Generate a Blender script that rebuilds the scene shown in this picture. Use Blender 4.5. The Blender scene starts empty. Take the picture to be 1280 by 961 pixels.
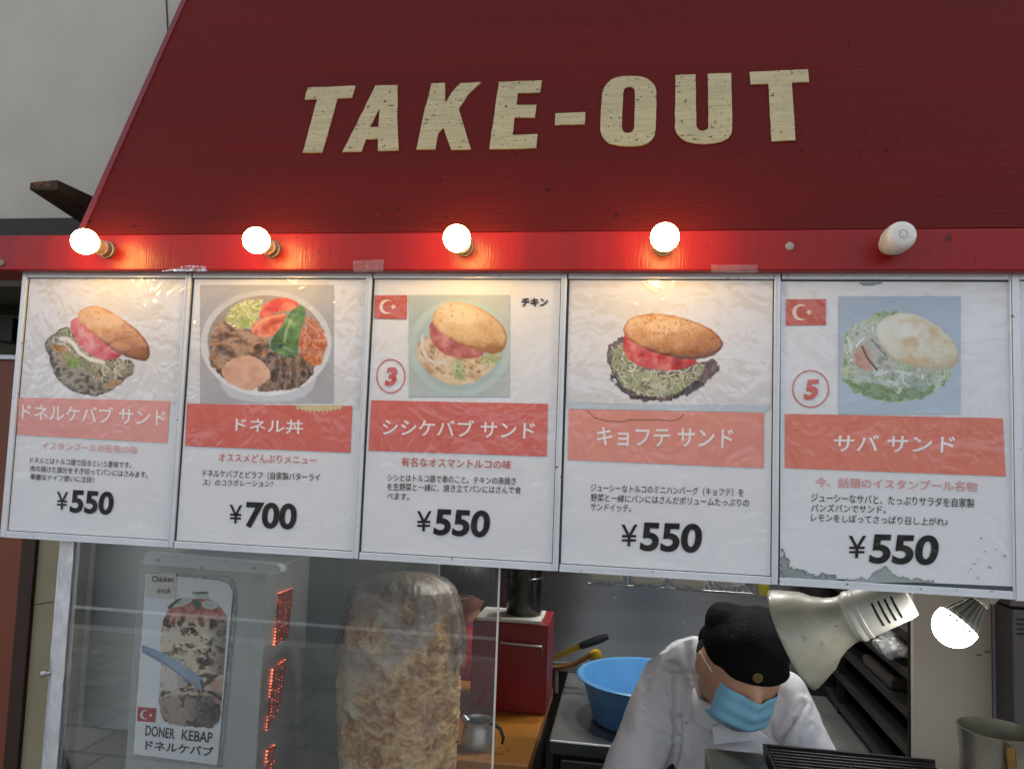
import bpy, bmesh, math, random
import numpy as np
from mathutils import Vector, Matrix, noise as mnoise

random.seed(4); RNG = np.random.default_rng(11)
scene = bpy.context.scene
COL = scene.collection

# ------------------------------------------------------------------ camera, sky, sun, exposure
CAM_H = 1.62
F_PX, YAW, PITCH, ROLL = 956.83, math.radians(8.923), math.radians(4.417), math.radians(-2.060)
IW, IH = 1280.0, 961.0
def rot_m():
    cy, sy, cp, sp, cr, sr = math.cos(YAW), math.sin(YAW), math.cos(PITCH), math.sin(PITCH), math.cos(ROLL), math.sin(ROLL)
    Rz = np.array([[cy,-sy,0],[sy,cy,0],[0,0,1]]); Rx = np.array([[1,0,0],[0,cp,-sp],[0,sp,cp]]); Ry = np.array([[cr,0,sr],[0,1,0],[-sr,0,cr]])
    return Rz @ Rx @ Ry
RM = rot_m()
cam = bpy.data.cameras.new('camera'); cam_ob = bpy.data.objects.new('camera', cam); COL.objects.link(cam_ob)
right, fwd, up = RM[:,0], RM[:,1], RM[:,2]
mw = Matrix.Identity(4)
for i in range(3):
    mw[i][0] = right[i]; mw[i][1] = up[i]; mw[i][2] = -fwd[i]
mw[2][3] = CAM_H
cam_ob.matrix_world = mw
cam.sensor_fit = 'HORIZONTAL'; cam.sensor_width = 36.0; cam.lens = F_PX / IW * 36.0
cam.clip_start = 0.05; cam.clip_end = 400
scene.camera = cam_ob

SUN_EL, SUN_AZ = math.radians(50), math.radians(28)      # sun behind the shop: its front lies in open shade
world = bpy.data.worlds.new('World'); scene.world = world; world.use_nodes = True
nt = world.node_tree
sky = nt.nodes.new('ShaderNodeTexSky'); sky.sky_type = 'NISHITA'; sky.sun_disc = False
sky.sun_elevation = SUN_EL; sky.sun_rotation = SUN_AZ
sky.air_density = 1.0; sky.dust_density = 3.0
hs = nt.nodes.new('ShaderNodeHueSaturation'); hs.inputs['Saturation'].default_value = .45      # thin high cloud
nt.links.new(sky.outputs[0], hs.inputs['Color']); nt.links.new(hs.outputs[0], nt.nodes['Background'].inputs[0])
nt.nodes['Background'].inputs[1].default_value = 0.15
sl = bpy.data.lights.new('sun', 'SUN'); sl.energy = 2.4; sl.angle = math.radians(6); sl.color = (1, .96, .9)
so = bpy.data.objects.new('sun', sl); COL.objects.link(so)
sd = Vector((math.sin(SUN_AZ)*math.cos(SUN_EL), math.cos(SUN_AZ)*math.cos(SUN_EL), math.sin(SUN_EL)))
so.rotation_euler = (-sd).to_track_quat('-Z', 'Y').to_euler()
vs = scene.view_settings
vs.view_transform = 'Standard'; vs.look = 'None'; vs.gamma = 1; vs.use_curve_mapping = False; vs.exposure = 1.3
cy = scene.cycles
cy.max_bounces = 8; cy.diffuse_bounces = 4; cy.glossy_bounces = 4; cy.transparent_max_bounces = 12; cy.transmission_bounces = 6
cy.use_denoising = True; cy.sample_clamp_indirect = 8; cy.caustics_reflective = False; cy.caustics_refractive = False

# ------------------------------------------------------------------ pixel -> place
def ray(px, py):
    return RM @ np.array([(px-IW/2)/F_PX, 1, (IH/2-py)/F_PX])
def P(px, py, Y):                      # the point on the vertical plane at distance Y
    d = ray(px, py); q = d*(Y/d[1]); return Vector((q[0], q[1], q[2]+CAM_H))
def PZ(px, py, Z):                     # the point on the level plane at height Z
    d = ray(px, py); q = d*((Z-CAM_H)/d[2]); return Vector((q[0], q[1], q[2]+CAM_H))
def PN(px, py, p0, n):                 # the point on any plane
    d = Vector(ray(px, py)); o = Vector((0,0,CAM_H)); return o + d*((Vector(p0)-o).dot(n)/d.dot(n))

# ------------------------------------------------------------------ materials
def lin(c):
    c = [x/255 for x in c[:3]]
    return tuple(x/12.92 if x <= .04045 else ((x+.055)/1.055)**2.4 for x in c) + (1,)
MATS = {}
def specks(m, scale, lo, hi, c):
    t = m.node_tree; b = t.nodes['Principled BSDF']; src = b.inputs['Base Color'].links[0].from_socket
    g = t.nodes.new('ShaderNodeNewGeometry'); n = t.nodes.new('ShaderNodeTexNoise'); n.inputs['Scale'].default_value = scale; n.inputs['Detail'].default_value = 3
    t.links.new(g.outputs['Position'], n.inputs['Vector'])
    r = t.nodes.new('ShaderNodeMapRange'); r.inputs[1].default_value = lo; r.inputs[2].default_value = hi; t.links.new(n.outputs[0], r.inputs[0])
    mx = t.nodes.new('ShaderNodeMix'); mx.data_type = 'RGBA'; mx.inputs[7].default_value = lin(c)
    t.links.new(r.outputs[0], mx.inputs[0]); t.links.new(src, mx.inputs[6]); t.links.new(mx.outputs[2], b.inputs['Base Color'])
    return m
def mat(name, col, rough=.5, metal=0., var=.12, vs_=9., col2=None, bump=0., bs=60., stretch=(1,1,1), coat=0., coat_r=.1, spec=.5, emit=None, es=0., detail=5., coords='Object', aniso=0., sss=0.):
    if name in MATS: return MATS[name]
    m = bpy.data.materials.new(name); m.use_nodes = True; t = m.node_tree; b = t.nodes['Principled BSDF']
    tc = t.nodes.new('ShaderNodeTexCoord'); mp = t.nodes.new('ShaderNodeMapping'); mp.inputs['Scale'].default_value = stretch
    t.links.new(tc.outputs[coords], mp.inputs[0])
    n = t.nodes.new('ShaderNodeTexNoise'); n.inputs['Scale'].default_value = vs_; n.inputs['Detail'].default_value = detail; n.inputs['Roughness'].default_value = .65
    t.links.new(mp.outputs[0], n.inputs['Vector'])
    r = t.nodes.new('ShaderNodeMapRange'); r.inputs[1].default_value = .3; r.inputs[2].default_value = .7
    t.links.new(n.outputs[0], r.inputs[0])
    mx = t.nodes.new('ShaderNodeMix'); mx.data_type = 'RGBA'
    a = lin(col)
    if col2 is None:
        mx.inputs[6].default_value = tuple(x*(1-var) for x in a[:3])+(1,); mx.inputs[7].default_value = tuple(min(1, x*(1+var)) for x in a[:3])+(1,)
    else:
        mx.inputs[6].default_value = lin(col2); mx.inputs[7].default_value = a
    t.links.new(r.outputs[0], mx.inputs[0]); t.links.new(mx.outputs[2], b.inputs['Base Color'])
    b.inputs['Roughness'].default_value = rough; b.inputs['Metallic'].default_value = metal
    b.inputs['Specular IOR Level'].default_value = spec
    b.inputs['Coat Weight'].default_value = coat; b.inputs['Coat Roughness'].default_value = coat_r
    if sss: b.inputs['Subsurface Weight'].default_value = sss; b.inputs['Subsurface Radius'].default_value = (.01,.005,.003)
    rr = t.nodes.new('ShaderNodeMapRange'); rr.inputs[3].default_value = max(.02, rough*.75); rr.inputs[4].default_value = min(1, rough*1.25)
    t.links.new(n.outputs[0], rr.inputs[0]); t.links.new(rr.outputs[0], b.inputs['Roughness'])
    if bump:
        n2 = t.nodes.new('ShaderNodeTexNoise'); n2.inputs['Scale'].default_value = bs; n2.inputs['Detail'].default_value = 4
        t.links.new(mp.outputs[0], n2.inputs['Vector'])
        bp = t.nodes.new('ShaderNodeBump'); bp.inputs['Strength'].default_value = bump; bp.inputs['Distance'].default_value = .01
        t.links.new(n2.outputs[0], bp.inputs['Height']); t.links.new(bp.outputs[0], b.inputs['Normal'])
    if emit: b.inputs['Emission Color'].default_value = emit; b.inputs['Emission Strength'].default_value = es
    MATS[name] = m
    return m

def film_bump(t, tc_out, strength):
    """creases of the plastic film over every printed sheet, the same for paper and print"""
    n1 = t.nodes.new('ShaderNodeTexNoise'); n1.inputs['Scale'].default_value = 7; n1.inputs['Detail'].default_value = 3; n1.inputs['Distortion'].default_value = 1.2
    n2 = t.nodes.new('ShaderNodeTexNoise'); n2.inputs['Scale'].default_value = 26; n2.inputs['Detail'].default_value = 2; n2.inputs['Distortion'].default_value = 2.0
    n2.noise_type = 'RIDGED_MULTIFRACTAL'
    ma = t.nodes.new('ShaderNodeMath'); ma.operation = 'MULTIPLY_ADD'; ma.inputs[1].default_value = .17
    t.links.new(tc_out, n1.inputs['Vector']); t.links.new(tc_out, n2.inputs['Vector'])
    t.links.new(n2.outputs[0], ma.inputs[0]); t.links.new(n1.outputs[0], ma.inputs[2])
    bp = t.nodes.new('ShaderNodeBump'); bp.inputs['Strength'].default_value = strength; bp.inputs['Distance'].default_value = .02
    t.links.new(ma.outputs[0], bp.inputs['Height'])
    return bp
def printed(name, col=None, film=.7, rough=.55, coat=.8, attr=False, var=.03, coat_r=.12, cior=1.75):
    """ink or paper under creased clear film"""
    if name in MATS: return MATS[name]
    m = bpy.data.materials.new(name); m.use_nodes = True; t = m.node_tree; b = t.nodes['Principled BSDF']
    g = t.nodes.new('ShaderNodeNewGeometry')
    if attr:
        a = t.nodes.new('ShaderNodeAttribute'); a.attribute_name = 'ink'; t.links.new(a.outputs['Color'], b.inputs['Base Color'])
    else:
        n = t.nodes.new('ShaderNodeTexNoise'); n.inputs['Scale'].default_value = 14; n.inputs['Detail'].default_value = 6
        t.links.new(g.outputs['Position'], n.inputs['Vector'])
        c = lin(col); mx = t.nodes.new('ShaderNodeMix'); mx.data_type = 'RGBA'
        mx.inputs[6].default_value = tuple(x*(1-var) for x in c[:3])+(1,); mx.inputs[7].default_value = tuple(min(1,x*(1+var)) for x in c[:3])+(1,)
        t.links.new(n.outputs[0], mx.inputs[0]); t.links.new(mx.outputs[2], b.inputs['Base Color'])
    b.inputs['Roughness'].default_value = rough; b.inputs['Specular IOR Level'].default_value = .2
    b.inputs['Coat Weight'].default_value = coat; b.inputs['Coat Roughness'].default_value = coat_r; b.inputs['Coat IOR'].default_value = cior
    bp = film_bump(t, g.outputs['Position'], film); t.links.new(bp.outputs[0], b.inputs['Coat Normal'])
    MATS[name] = m
    return m
def emitter(name, col, s):
    m = bpy.data.materials.new(name); m.use_nodes = True; b = m.node_tree.nodes['Principled BSDF']
    b.inputs['Base Color'].default_value = (.8,.8,.8,1); b.inputs['Emission Color'].default_value = col; b.inputs['Emission Strength'].default_value = s
    MATS[name] = m; return m
def clear(name, tint=(1,1,1), haze=.03, rough=.03, k=1.6, bump=0., bs=20., hazecol=(.8,.8,.8), ior=1.5):
    """thin clear sheet: what is behind it, its reflections and a little dirt"""
    m = bpy.data.materials.new(name); m.use_nodes = True; t = m.node_tree; t.nodes.remove(t.nodes['Principled BSDF'])
    out = t.nodes['Material Output']
    tr = t.nodes.new('ShaderNodeBsdfTransparent'); tr.inputs[0].default_value = (*tint,1)
    gl = t.nodes.new('ShaderNodeBsdfGlossy'); gl.inputs['Roughness'].default_value = rough
    df = t.nodes.new('ShaderNodeBsdfDiffuse'); df.inputs[0].default_value = (*hazecol,1)
    fr = t.nodes.new('ShaderNodeFresnel'); fr.inputs[0].default_value = ior
    mu = t.nodes.new('ShaderNodeMath'); mu.operation = 'MULTIPLY'; mu.inputs[1].default_value = k; mu.use_clamp = True
    t.links.new(fr.outputs[0], mu.inputs[0])
    g = t.nodes.new('ShaderNodeNewGeometry')
    n = t.nodes.new('ShaderNodeTexNoise'); n.inputs['Scale'].default_value = bs; n.inputs['Detail'].default_value = 4; n.inputs['Distortion'].default_value = .8
    t.links.new(g.outputs['Position'], n.inputs['Vector'])
    hz = t.nodes.new('ShaderNodeMath'); hz.operation = 'MULTIPLY'; hz.inputs[1].default_value = haze*2
    t.links.new(n.outputs[0], hz.inputs[0])
    m1 = t.nodes.new('ShaderNodeMixShader'); m2 = t.nodes.new('ShaderNodeMixShader')
    t.links.new(hz.outputs[0], m1.inputs[0]); t.links.new(tr.outputs[0], m1.inputs[1]); t.links.new(df.outputs[0], m1.inputs[2])
    t.links.new(mu.outputs[0], m2.inputs[0]); t.links.new(m1.outputs[0], m2.inputs[1]); t.links.new(gl.outputs[0], m2.inputs[2])
    if bump:
        bp = t.nodes.new('ShaderNodeBump'); bp.inputs['Strength'].default_value = bump; bp.inputs['Distance'].default_value = .01
        t.links.new(n.outputs[0], bp.inputs['Height']); t.links.new(bp.outputs[0], gl.inputs['Normal']); t.links.new(bp.outputs[0], fr.inputs['Normal'])
    t.links.new(m2.outputs[0], out.inputs[0]); MATS[name] = m
    return m

# ------------------------------------------------------------------ mesh building
def base_of(o):
    v = Vector((0,0,0))
    while o is not None:
        v += o.location; o = o.parent
    return v
def tag(o, label=None, cat=None, group=None, kind=None):
    if label: o['label'] = label
    if cat: o['category'] = cat
    if group: o['group'] = group
    if kind: o['kind'] = kind
    return o
def empty(name, loc, label, cat, group=None):
    o = bpy.data.objects.new(name, None); COL.objects.link(o); o.location = loc; o.empty_display_size = .05
    return tag(o, label, cat, group)
def link(name, me, m, parent=None, smooth=None, origin=None):
    """world-space mesh -> one object, its origin at its parent's or at a given point"""
    off = (base_of(parent) if parent else Vector((0,0,0)))
    loc = Vector((0,0,0))
    if origin is not None: loc = Vector(origin) - off
    me.transform(Matrix.Translation(-(off+loc)))
    for x in (m if isinstance(m, (list, tuple)) else [m]): me.materials.append(x)
    o = bpy.data.objects.new(name, me); COL.objects.link(o); o.location = loc
    if parent: o.parent = parent
    if smooth is not None:
        if smooth is True: me.shade_smooth()
        else: me.set_sharp_from_angle(angle=math.radians(smooth))
    return o
class MB:
    def __init__(s): s.bm = bmesh.new()
    def add(s, verts, faces, mi=0):
        vv = [s.bm.verts.new(v) for v in verts]
        for f in faces:
            try: s.bm.faces.new([vv[i] for i in f]).material_index = mi
            except ValueError: pass
        return vv
    def box(s, lo, hi, bev=0., mi=0):
        b = bmesh.new(); bmesh.ops.create_cube(b, size=1)
        lo, hi = Vector(lo), Vector(hi)
        for v in b.verts: v.co = Vector(((lo[i]+hi[i])/2 + v.co[i]*(hi[i]-lo[i]) for i in range(3)))
        if bev: bmesh.ops.bevel(b, geom=b.edges[:], offset=bev, segments=2, affect='EDGES', profile=.5)
        s.merge(b, mi); return s
    def hull8(s, pts, mi=0):              # two quads (front, back) joined
        s.add(pts, [(0,1,2,3),(7,6,5,4),(0,4,5,1),(1,5,6,2),(2,6,7,3),(3,7,4,0)], mi); return s
    def merge(s, b, mi=None):
        mp = {}
        for v in b.verts: mp[v] = s.bm.verts.new(v.co)
        for f in b.faces:
            try:
                nf = s.bm.faces.new([mp[v] for v in f.verts]); nf.material_index = f.material_index if mi is None else mi
            except ValueError: pass
        b.free()
    def tube(s, pts, r, n=10, cap=True, mi=0):
        pts = [Vector(p) for p in pts]; rs = r if isinstance(r, (list,tuple)) else [r]*len(pts)
        rings = []; prev = None
        for i, p in enumerate(pts):
            d = (pts[min(i+1,len(pts)-1)]-pts[max(i-1,0)]).normalized()
            if prev is None:
                a = d.orthogonal().normalized()
            else: a = (prev - d*prev.dot(d)).normalized()
            prev = a; b = d.cross(a)
            rings.append([s.bm.verts.new(p + (a*math.cos(2*math.pi*k/n)+b*math.sin(2*math.pi*k/n))*rs[i]) for k in range(n)])
        for i in range(len(rings)-1):
            for k in range(n): s.bm.faces.new([rings[i][k],rings[i][(k+1)%n],rings[i+1][(k+1)%n],rings[i+1][k]]).material_index = mi
        if cap:
            s.bm.faces.new(rings[0][::-1]).material_index = mi; s.bm.faces.new(rings[-1]).material_index = mi
        return s
    def lathe(s, prof, c, axis=(0,0,1), n=40, mi=0, close=False):
        """profile [(radius, height)] turned round an axis through c"""
        ax = Vector(axis).normalized(); q = Vector((0,0,1)).rotation_difference(ax); c = Vector(c); rings = []
        for r, h in prof:
            if r < 1e-6: rings.append([s.bm.verts.new(c + q @ Vector((0,0,h)))])
            else: rings.append([s.bm.verts.new(c + q @ Vector((r*math.cos(2*math.pi*k/n), r*math.sin(2*math.pi*k/n), h))) for k in range(n)])
        for a, b in zip(rings, rings[1:]):
            for k in range(n):
                if len(a) == 1 and len(b) == 1: continue
                if len(a) == 1: f = [a[0], b[(k+1)%n], b[k]]
                elif len(b) == 1: f = [a[k], a[(k+1)%n], b[0]]
                else: f = [a[k], a[(k+1)%n], b[(k+1)%n], b[k]]
                s.bm.faces.new(f).material_index = mi
        return s
    def prism(s, outline, holes, u, v, w, thick, mi=0):
        """flat outline (and holes) given as 3D points, pushed back by thick along w"""
        b = bmesh.new(); es = []
        for loop in [outline]+holes:
            vv = [b.verts.new(p) for p in loop]
            for i in range(len(vv)): es.append(b.edges.new((vv[i], vv[(i+1)%len(vv)])))
        bmesh.ops.triangle_fill(b, use_beauty=True, edges=es)
        if thick:
            bmesh.ops.recalc_face_normals(b, faces=b.faces[:])
            g = bmesh.ops.extrude_face_region(b, geom=b.faces[:])
            for e in g['geom']:
                if isinstance(e, bmesh.types.BMVert): e.co += Vector(w)*thick
        bmesh.ops.recalc_face_normals(b, faces=b.faces[:])
        s.merge(b, mi); return s
    def mesh(s, name):
        bmesh.ops.recalc_face_normals(s.bm, faces=s.bm.faces[:])
        me = bpy.data.meshes.new(name); s.bm.to_mesh(me); s.bm.free(); return me
    def build(s, name, m, parent=None, smooth=None, origin=None):
        return link(name, s.mesh(name), m, parent, smooth, origin)

def np_mesh(name, V, quads, attr=None):
    me = bpy.data.meshes.new(name); V = np.ascontiguousarray(V, dtype=np.float32); quads = np.ascontiguousarray(quads, dtype=np.int32)
    me.vertices.add(len(V)); me.vertices.foreach_set('co', V.ravel())
    k = quads.shape[1]; me.loops.add(quads.size); me.loops.foreach_set('vertex_index', quads.ravel())
    me.polygons.add(len(quads)); me.polygons.foreach_set('loop_start', np.arange(0, quads.size, k, dtype=np.int32))
    me.update(calc_edges=True)
    if attr is not None:
        ca = me.color_attributes.new('ink', 'FLOAT_COLOR', 'POINT')
        ca.data.foreach_set('color', np.ascontiguousarray(attr, dtype=np.float32).ravel())
    me.validate(); return me

def text_mesh(body, off=0., shear=0., res=3):
    c = bpy.data.curves.new('lettering', 'FONT'); c.body = body; c.size = 1; c.offset = off; c.shear = shear; c.resolution_u = res
    o = bpy.data.objects.new('lettering', c); COL.objects.link(o)
    dg = bpy.context.evaluated_depsgraph_get(); me = bpy.data.meshes.new_from_object(o.evaluated_get(dg))
    bpy.data.objects.remove(o); bpy.data.curves.remove(c)
    return me
def text_arrays(body, BL, BR, TL, **k):
    """glyphs fitted to the parallelogram BL, BR, TL"""
    me = text_mesh(body, **k); n = len(me.vertices); co = np.empty(n*3); me.vertices.foreach_get('co', co); co = co.reshape(-1,3)
    lo, hi = co.min(0), co.max(0); u = (co[:,0]-lo[0])/(hi[0]-lo[0]); v = (co[:,1]-lo[1])/(hi[1]-lo[1])
    BL, BR, TL = (np.array(x) for x in (BL,BR,TL))
    V = BL + u[:,None]*(BR-BL) + v[:,None]*(TL-BL)
    F = [tuple(p.vertices) for p in me.polygons]; bpy.data.meshes.remove(me)
    return V, F
def text_obj(name, rows, m, parent):
    """rows of (text, BL, BR, TL, options) -> one mesh"""
    mb = MB()
    for body, BL, BR, TL, kw in rows:
        V, F = text_arrays(body, BL, BR, TL, **kw); mb.add([Vector(x) for x in V], F)
    me = bpy.data.meshes.new(name); mb.bm.to_mesh(me); mb.bm.free()
    return link(name, me, m, parent)

def blobs(name, caps, m, parent, voxel=.008, smooth=6, bumpf=None):
    """tapered limbs [(p0,r0,p1,r1)] and ellipsoids [(c,(rx,ry,rz),euler)] fused into one continuous skin"""
    bm = bmesh.new()
    for c in caps:
        b = bmesh.new()
        if len(c) == 4:
            p0, r0, p1, r1 = c
            for p, r in ((p0,r0),(p1,r1)):
                bmesh.ops.create_icosphere(b, subdivisions=3, radius=r, matrix=Matrix.Translation(p))
            r_ = bmesh.ops.convex_hull(b, input=b.verts[:])
            bmesh.ops.delete(b, geom=[v for v in b.verts if not v.link_faces], context='VERTS')
        else:
            ce, rad, eu = c
            from mathutils import Euler
            bmesh.ops.create_icosphere(b, subdivisions=4, radius=1, matrix=Matrix.Translation(ce) @ Euler(eu).to_matrix().to_4x4() @ Matrix.Diagonal((*rad,1)))
        mp = {v: bm.verts.new(v.co) for v in b.verts}
        for f in b.faces: bm.faces.new([mp[v] for v in f.verts])
        b.free()
    me = bpy.data.meshes.new(name); bm.to_mesh(me); bm.free()
    o = bpy.data.objects.new(name, me); COL.objects.link(o)
    r = o.modifiers.new('r', 'REMESH'); r.mode = 'VOXEL'; r.voxel_size = voxel
    s = o.modifiers.new('s', 'SMOOTH'); s.iterations = smooth; s.factor = .5
    dg = bpy.context.evaluated_depsgraph_get(); out = bpy.data.meshes.new_from_object(o.evaluated_get(dg))
    bpy.data.objects.remove(o)
    out.name = name
    if bumpf:
        for v in out.vertices: v.co += v.normal * bumpf(v.co)
    return link(name, out, m, parent, True)
def copy_thing(o, delta, label, q=None):
    c = o.copy(); COL.objects.link(c); c.location = o.location + Vector(delta); c['label'] = label
    if q: c.rotation_euler = q
    for ch in o.children:
        d = ch.copy(); COL.objects.link(d); d.parent = c
        for g in ch.children:
            e = g.copy(); COL.objects.link(e); e.parent = d
    return c
def quad_mesh(pts):
    me = bpy.data.meshes.new('q'); me.from_pydata([tuple(p) for p in pts], [], [tuple(range(len(pts)))]); return me

# ------------------------------------------------------------------ shared materials
ALU = specks(mat('aluminium', (214,218,221), .36, 0.25, .06, 14, bump=.04, bs=90), 95, .66, .74, (120,112,98))
STEEL = mat('brushed_steel', (165,167,165), .34, .75, .22, 5, bump=.03, bs=120, stretch=(1,1,.12))
STEEL_D = mat('dull_steel', (125,126,123), .45, .6, .3, 4, bump=.05, bs=60)
DARK = mat('dark_wood', (46,34,24), .7, 0, .3, 10, bump=.2, bs=40, stretch=(1,.2,1))
BLACK = mat('black_plastic', (22,22,24), .4, 0, .2, 20, bump=.05)
WHITE_PL = mat('white_plastic', (215,212,200), .4, 0, .05)

# ================================================================== setting
def sheet(name, pts, m, kind='structure'):
    o = link(name, quad_mesh(pts), m); return tag(o, kind=kind)
def paving(name, c1, c2, sx, sy, mortar):
    m = bpy.data.materials.new(name); m.use_nodes = True; t = m.node_tree; b = t.nodes['Principled BSDF']
    g = t.nodes.new('ShaderNodeNewGeometry'); br = t.nodes.new('ShaderNodeTexBrick')
    br.inputs['Scale'].default_value = 1; br.inputs['Brick Width'].default_value = sx; br.inputs['Row Height'].default_value = sy
    br.inputs['Mortar Size'].default_value = .008; br.inputs['Color1'].default_value = lin(c1); br.inputs['Color2'].default_value = lin(c2); br.inputs['Mortar'].default_value = lin(mortar)
    t.links.new(g.outputs['Position'], br.inputs['Vector'])
    n = t.nodes.new('ShaderNodeTexNoise'); n.inputs['Scale'].default_value = 3; n.inputs['Detail'].default_value = 8
    t.links.new(g.outputs['Position'], n.inputs['Vector'])
    mx = t.nodes.new('ShaderNodeMix'); mx.data_type = 'RGBA'; mx.blend_type = 'OVERLAY'; mx.inputs[0].default_value = .5
    t.links.new(br.outputs[0], mx.inputs[6]); t.links.new(n.outputs[0], mx.inputs[7]); t.links.new(mx.outputs[2], b.inputs['Base Color'])
    b.inputs['Roughness'].default_value = .75; return m
PAVE = paving('pavers', (150,146,138), (132,128,122), .3, .3, (62,60,58))
ASPH = mat('asphalt', (72,72,74), .85, 0, .2, 20, bump=.3, bs=200)
CONC = mat('concrete_render', (180,174,161), .85, 0, .16, 1.6, bump=.12, bs=30, detail=8)
sheet('ground', [(-120,-120,-.02),(120,-120,-.02),(120,60,-.02),(-120,60,-.02)], mat('ground_earth', (110,108,102), .9, 0, .2, 2))
o = MB().box((-14,-3.3,-.015),(14,1.2,0)).build('pavement', PAVE); tag(o, kind='structure')
o = MB().box((-14,-3.46,-.015),(14,-3.302,.004), .002).build('kerb', mat('kerb_stone', (165,163,158), .8, 0, .1)); tag(o, kind='structure')
o = MB().box((-40,-10,-.015),(40,-3.462,-.004)).build('road', ASPH); tag(o, kind='structure')
mb = MB()
mb.box((-40,-4.06,-.003),(40,-3.96,.002))
tag(mb.build('road_marking', mat('road_paint', (225,225,220), .7, 0, .1, 12)), kind='structure')
# facade over the road: what the glass mirrors
fac = empty('street_building', (0,-13,0), 'pale rendered building across the road with rows of dark windows', 'building')
MB().box((-30,-14,0),(30,-13,4.2)).build('wall', mat('pale_render', (150,146,138), .85, 0, .1, 2), fac)
WG = mat('window_glass', (40,46,52), .1, 0, .2)
for i in range(8):
    w = MB().box((-20+i*5,-12.99,1.0),(-17.4+i*5,-12.94,3.0)).build('window', WG, fac)
# inside of the shop
o = sheet('kitchen_floor', [(-1.75,1.22,.004),(2.2,1.22,.004),(2.2,3.4,.004),(-1.75,3.4,.004)], mat('quarry_tile', (96,70,58), .5, 0, .15, 8))
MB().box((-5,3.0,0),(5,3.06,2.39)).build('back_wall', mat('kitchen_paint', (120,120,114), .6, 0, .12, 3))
tag(bpy.data.objects['back_wall'], 'grey painted rear wall of the kitchen', 'wall')
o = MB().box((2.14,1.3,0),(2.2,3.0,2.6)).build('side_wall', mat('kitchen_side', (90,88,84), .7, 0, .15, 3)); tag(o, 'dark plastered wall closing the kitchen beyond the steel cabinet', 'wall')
o = MB().box((-1.78,1.48,2.3),(2.2,3.0,2.36)).build('ceiling', mat('kitchen_ceiling', (120,118,112), .8, 0, .1)); tag(o, kind='structure')
# rendered wall above the awning
wz = P(40,272.5,1.45).z
bld = empty('shop_building', (0,1.5,wz), 'pale grey rendered building rising behind the red awning', 'building')
MB().box((-7,1.45,wz-.03),(7,1.56,9)).build('wall', CONC, bld)
MB().box((-7,1.561,2.4),(7,9,9)).build('upper_sun_block', CONC, bld)  # unseen solid block, added to keep the sun off shop front and kitchen
seam = MB(); a = P(205,-40,1.449); b = P(210,45,1.449)
seam.tube([a, P(208,0,1.449), b], .0016, 6)
seam.build('crack', mat('crack_dark', (70,66,60), .9), bld)
lz0 = P(40,291,1.42).z
o = MB().box((-3,1.40,lz0-.03),(3,1.449,P(40,272.5,1.40).z), .002).build('lintel_beam', mat('beam_dark', (44,40,34), .7, 0, .25, 12, stretch=(.2,1,1), bump=.1)); tag(o, 'dark timber lintel running along the foot of the pale grey wall', 'beam')
# rafter stub
ra = P(37,228,1.24); rb = P(72,224.5,1.24); rc = P(71,238,1.24); rd = P(36,237,1.24)
def back(p, Y):  # straight back from the front face
    return Vector((p.x, Y, p.z))
t_, b_ = (P(110,243,1.24), P(70,275,1.24))
pts = [rd, rc, rb, ra, back(rd,1.448)+Vector((0,0,-.035)), back(rc,1.448)+Vector((0,0,-.035)), back(rb,1.448), back(ra,1.448)]
mb = MB(); mb.hull8(pts); bmesh.ops.bevel(mb.bm, geom=mb.bm.edges[:], offset=.0018, segments=1, affect='EDGES')
o = mb.build('rafter_end', mat('weathered_timber', (58,44,30), .8, 0, .4, 30, col2=(34,25,17), bump=.4, bs=60, stretch=(1,.15,1))); tag(o, 'weathered dark timber rafter end poking out beside the red awning', 'rafter')
pat = MB()
for i in range(16):
    x = random.random(); y = random.random()**1.5
    c = Vector(ra).lerp(rb, .18+.6*x).lerp(Vector(rd).lerp(rc, .18+.6*x), .12+.5*y); s_ = .0012
    c.y -= .0006
    pat.add([c+Vector((-s_,0,-s_*2.4)), c+Vector((s_,0,-s_*2)), c+Vector((s_*.8,0,s_*2)), c+Vector((-s_*1.1,0,s_*1.5))], [(0,1,2,3)])
pat.build('flaked_paint', mat('flake_orange', (120,78,48), .9), o)

# side bay left of the boards
zt = P(10,450,1.62).z
bx0, bx1 = -2.4, P(27.5,690,1.62).x
o = MB().box((bx0,1.62,0),(bx1,1.66,zt), .001).build('brown_panel', mat('brown_paint', (122,62,38), .5, 0, .12, 3, bump=.05, bs=30)); tag(o, 'reddish brown painted panel standing left of the menu boards', 'panel')
MB().box((bx0,1.612,zt+.001),(bx1+.004,1.66,zt+.012), .001).build('top_rail', ALU, o)
jx1 = P(45.5,690,1.62).x
o = MB().box((bx1+.001,1.615,0),(jx1,1.68,1.9), .0015).build('door_jamb', mat('jamb_brown', (52,28,16), .55, 0, .2, 12, stretch=(1,1,.1))); tag(o, 'narrow dark brown upright between brown panel and cream wall', 'jamb')
cx1 = -.9
o = MB().box((jx1+.001,1.625,0),(P(104,800,1.69).x,1.69,1.9)).build('cream_wall', mat('cream_tile', (150,140,112), .45, 0, .06, 6)); tag(o, 'strip of cream tiled wall beside the foil wrapped post', 'wall')
j = MB(); a = P(40,756,1.6245); b = P(72,751,1.6245); j.tube([a,b], .0011, 6); j.build('joint', mat('joint_dark', (70,62,48), .9), o)
o = MB().box((-2.6,1.9,zt-.3),(-1.0,1.96,2.3)).build('olive_wall', mat('olive_paint', (120,116,100), .8, 0, .12, 3)); tag(o, 'dull olive wall seen above the brown panel', 'wall')
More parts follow.
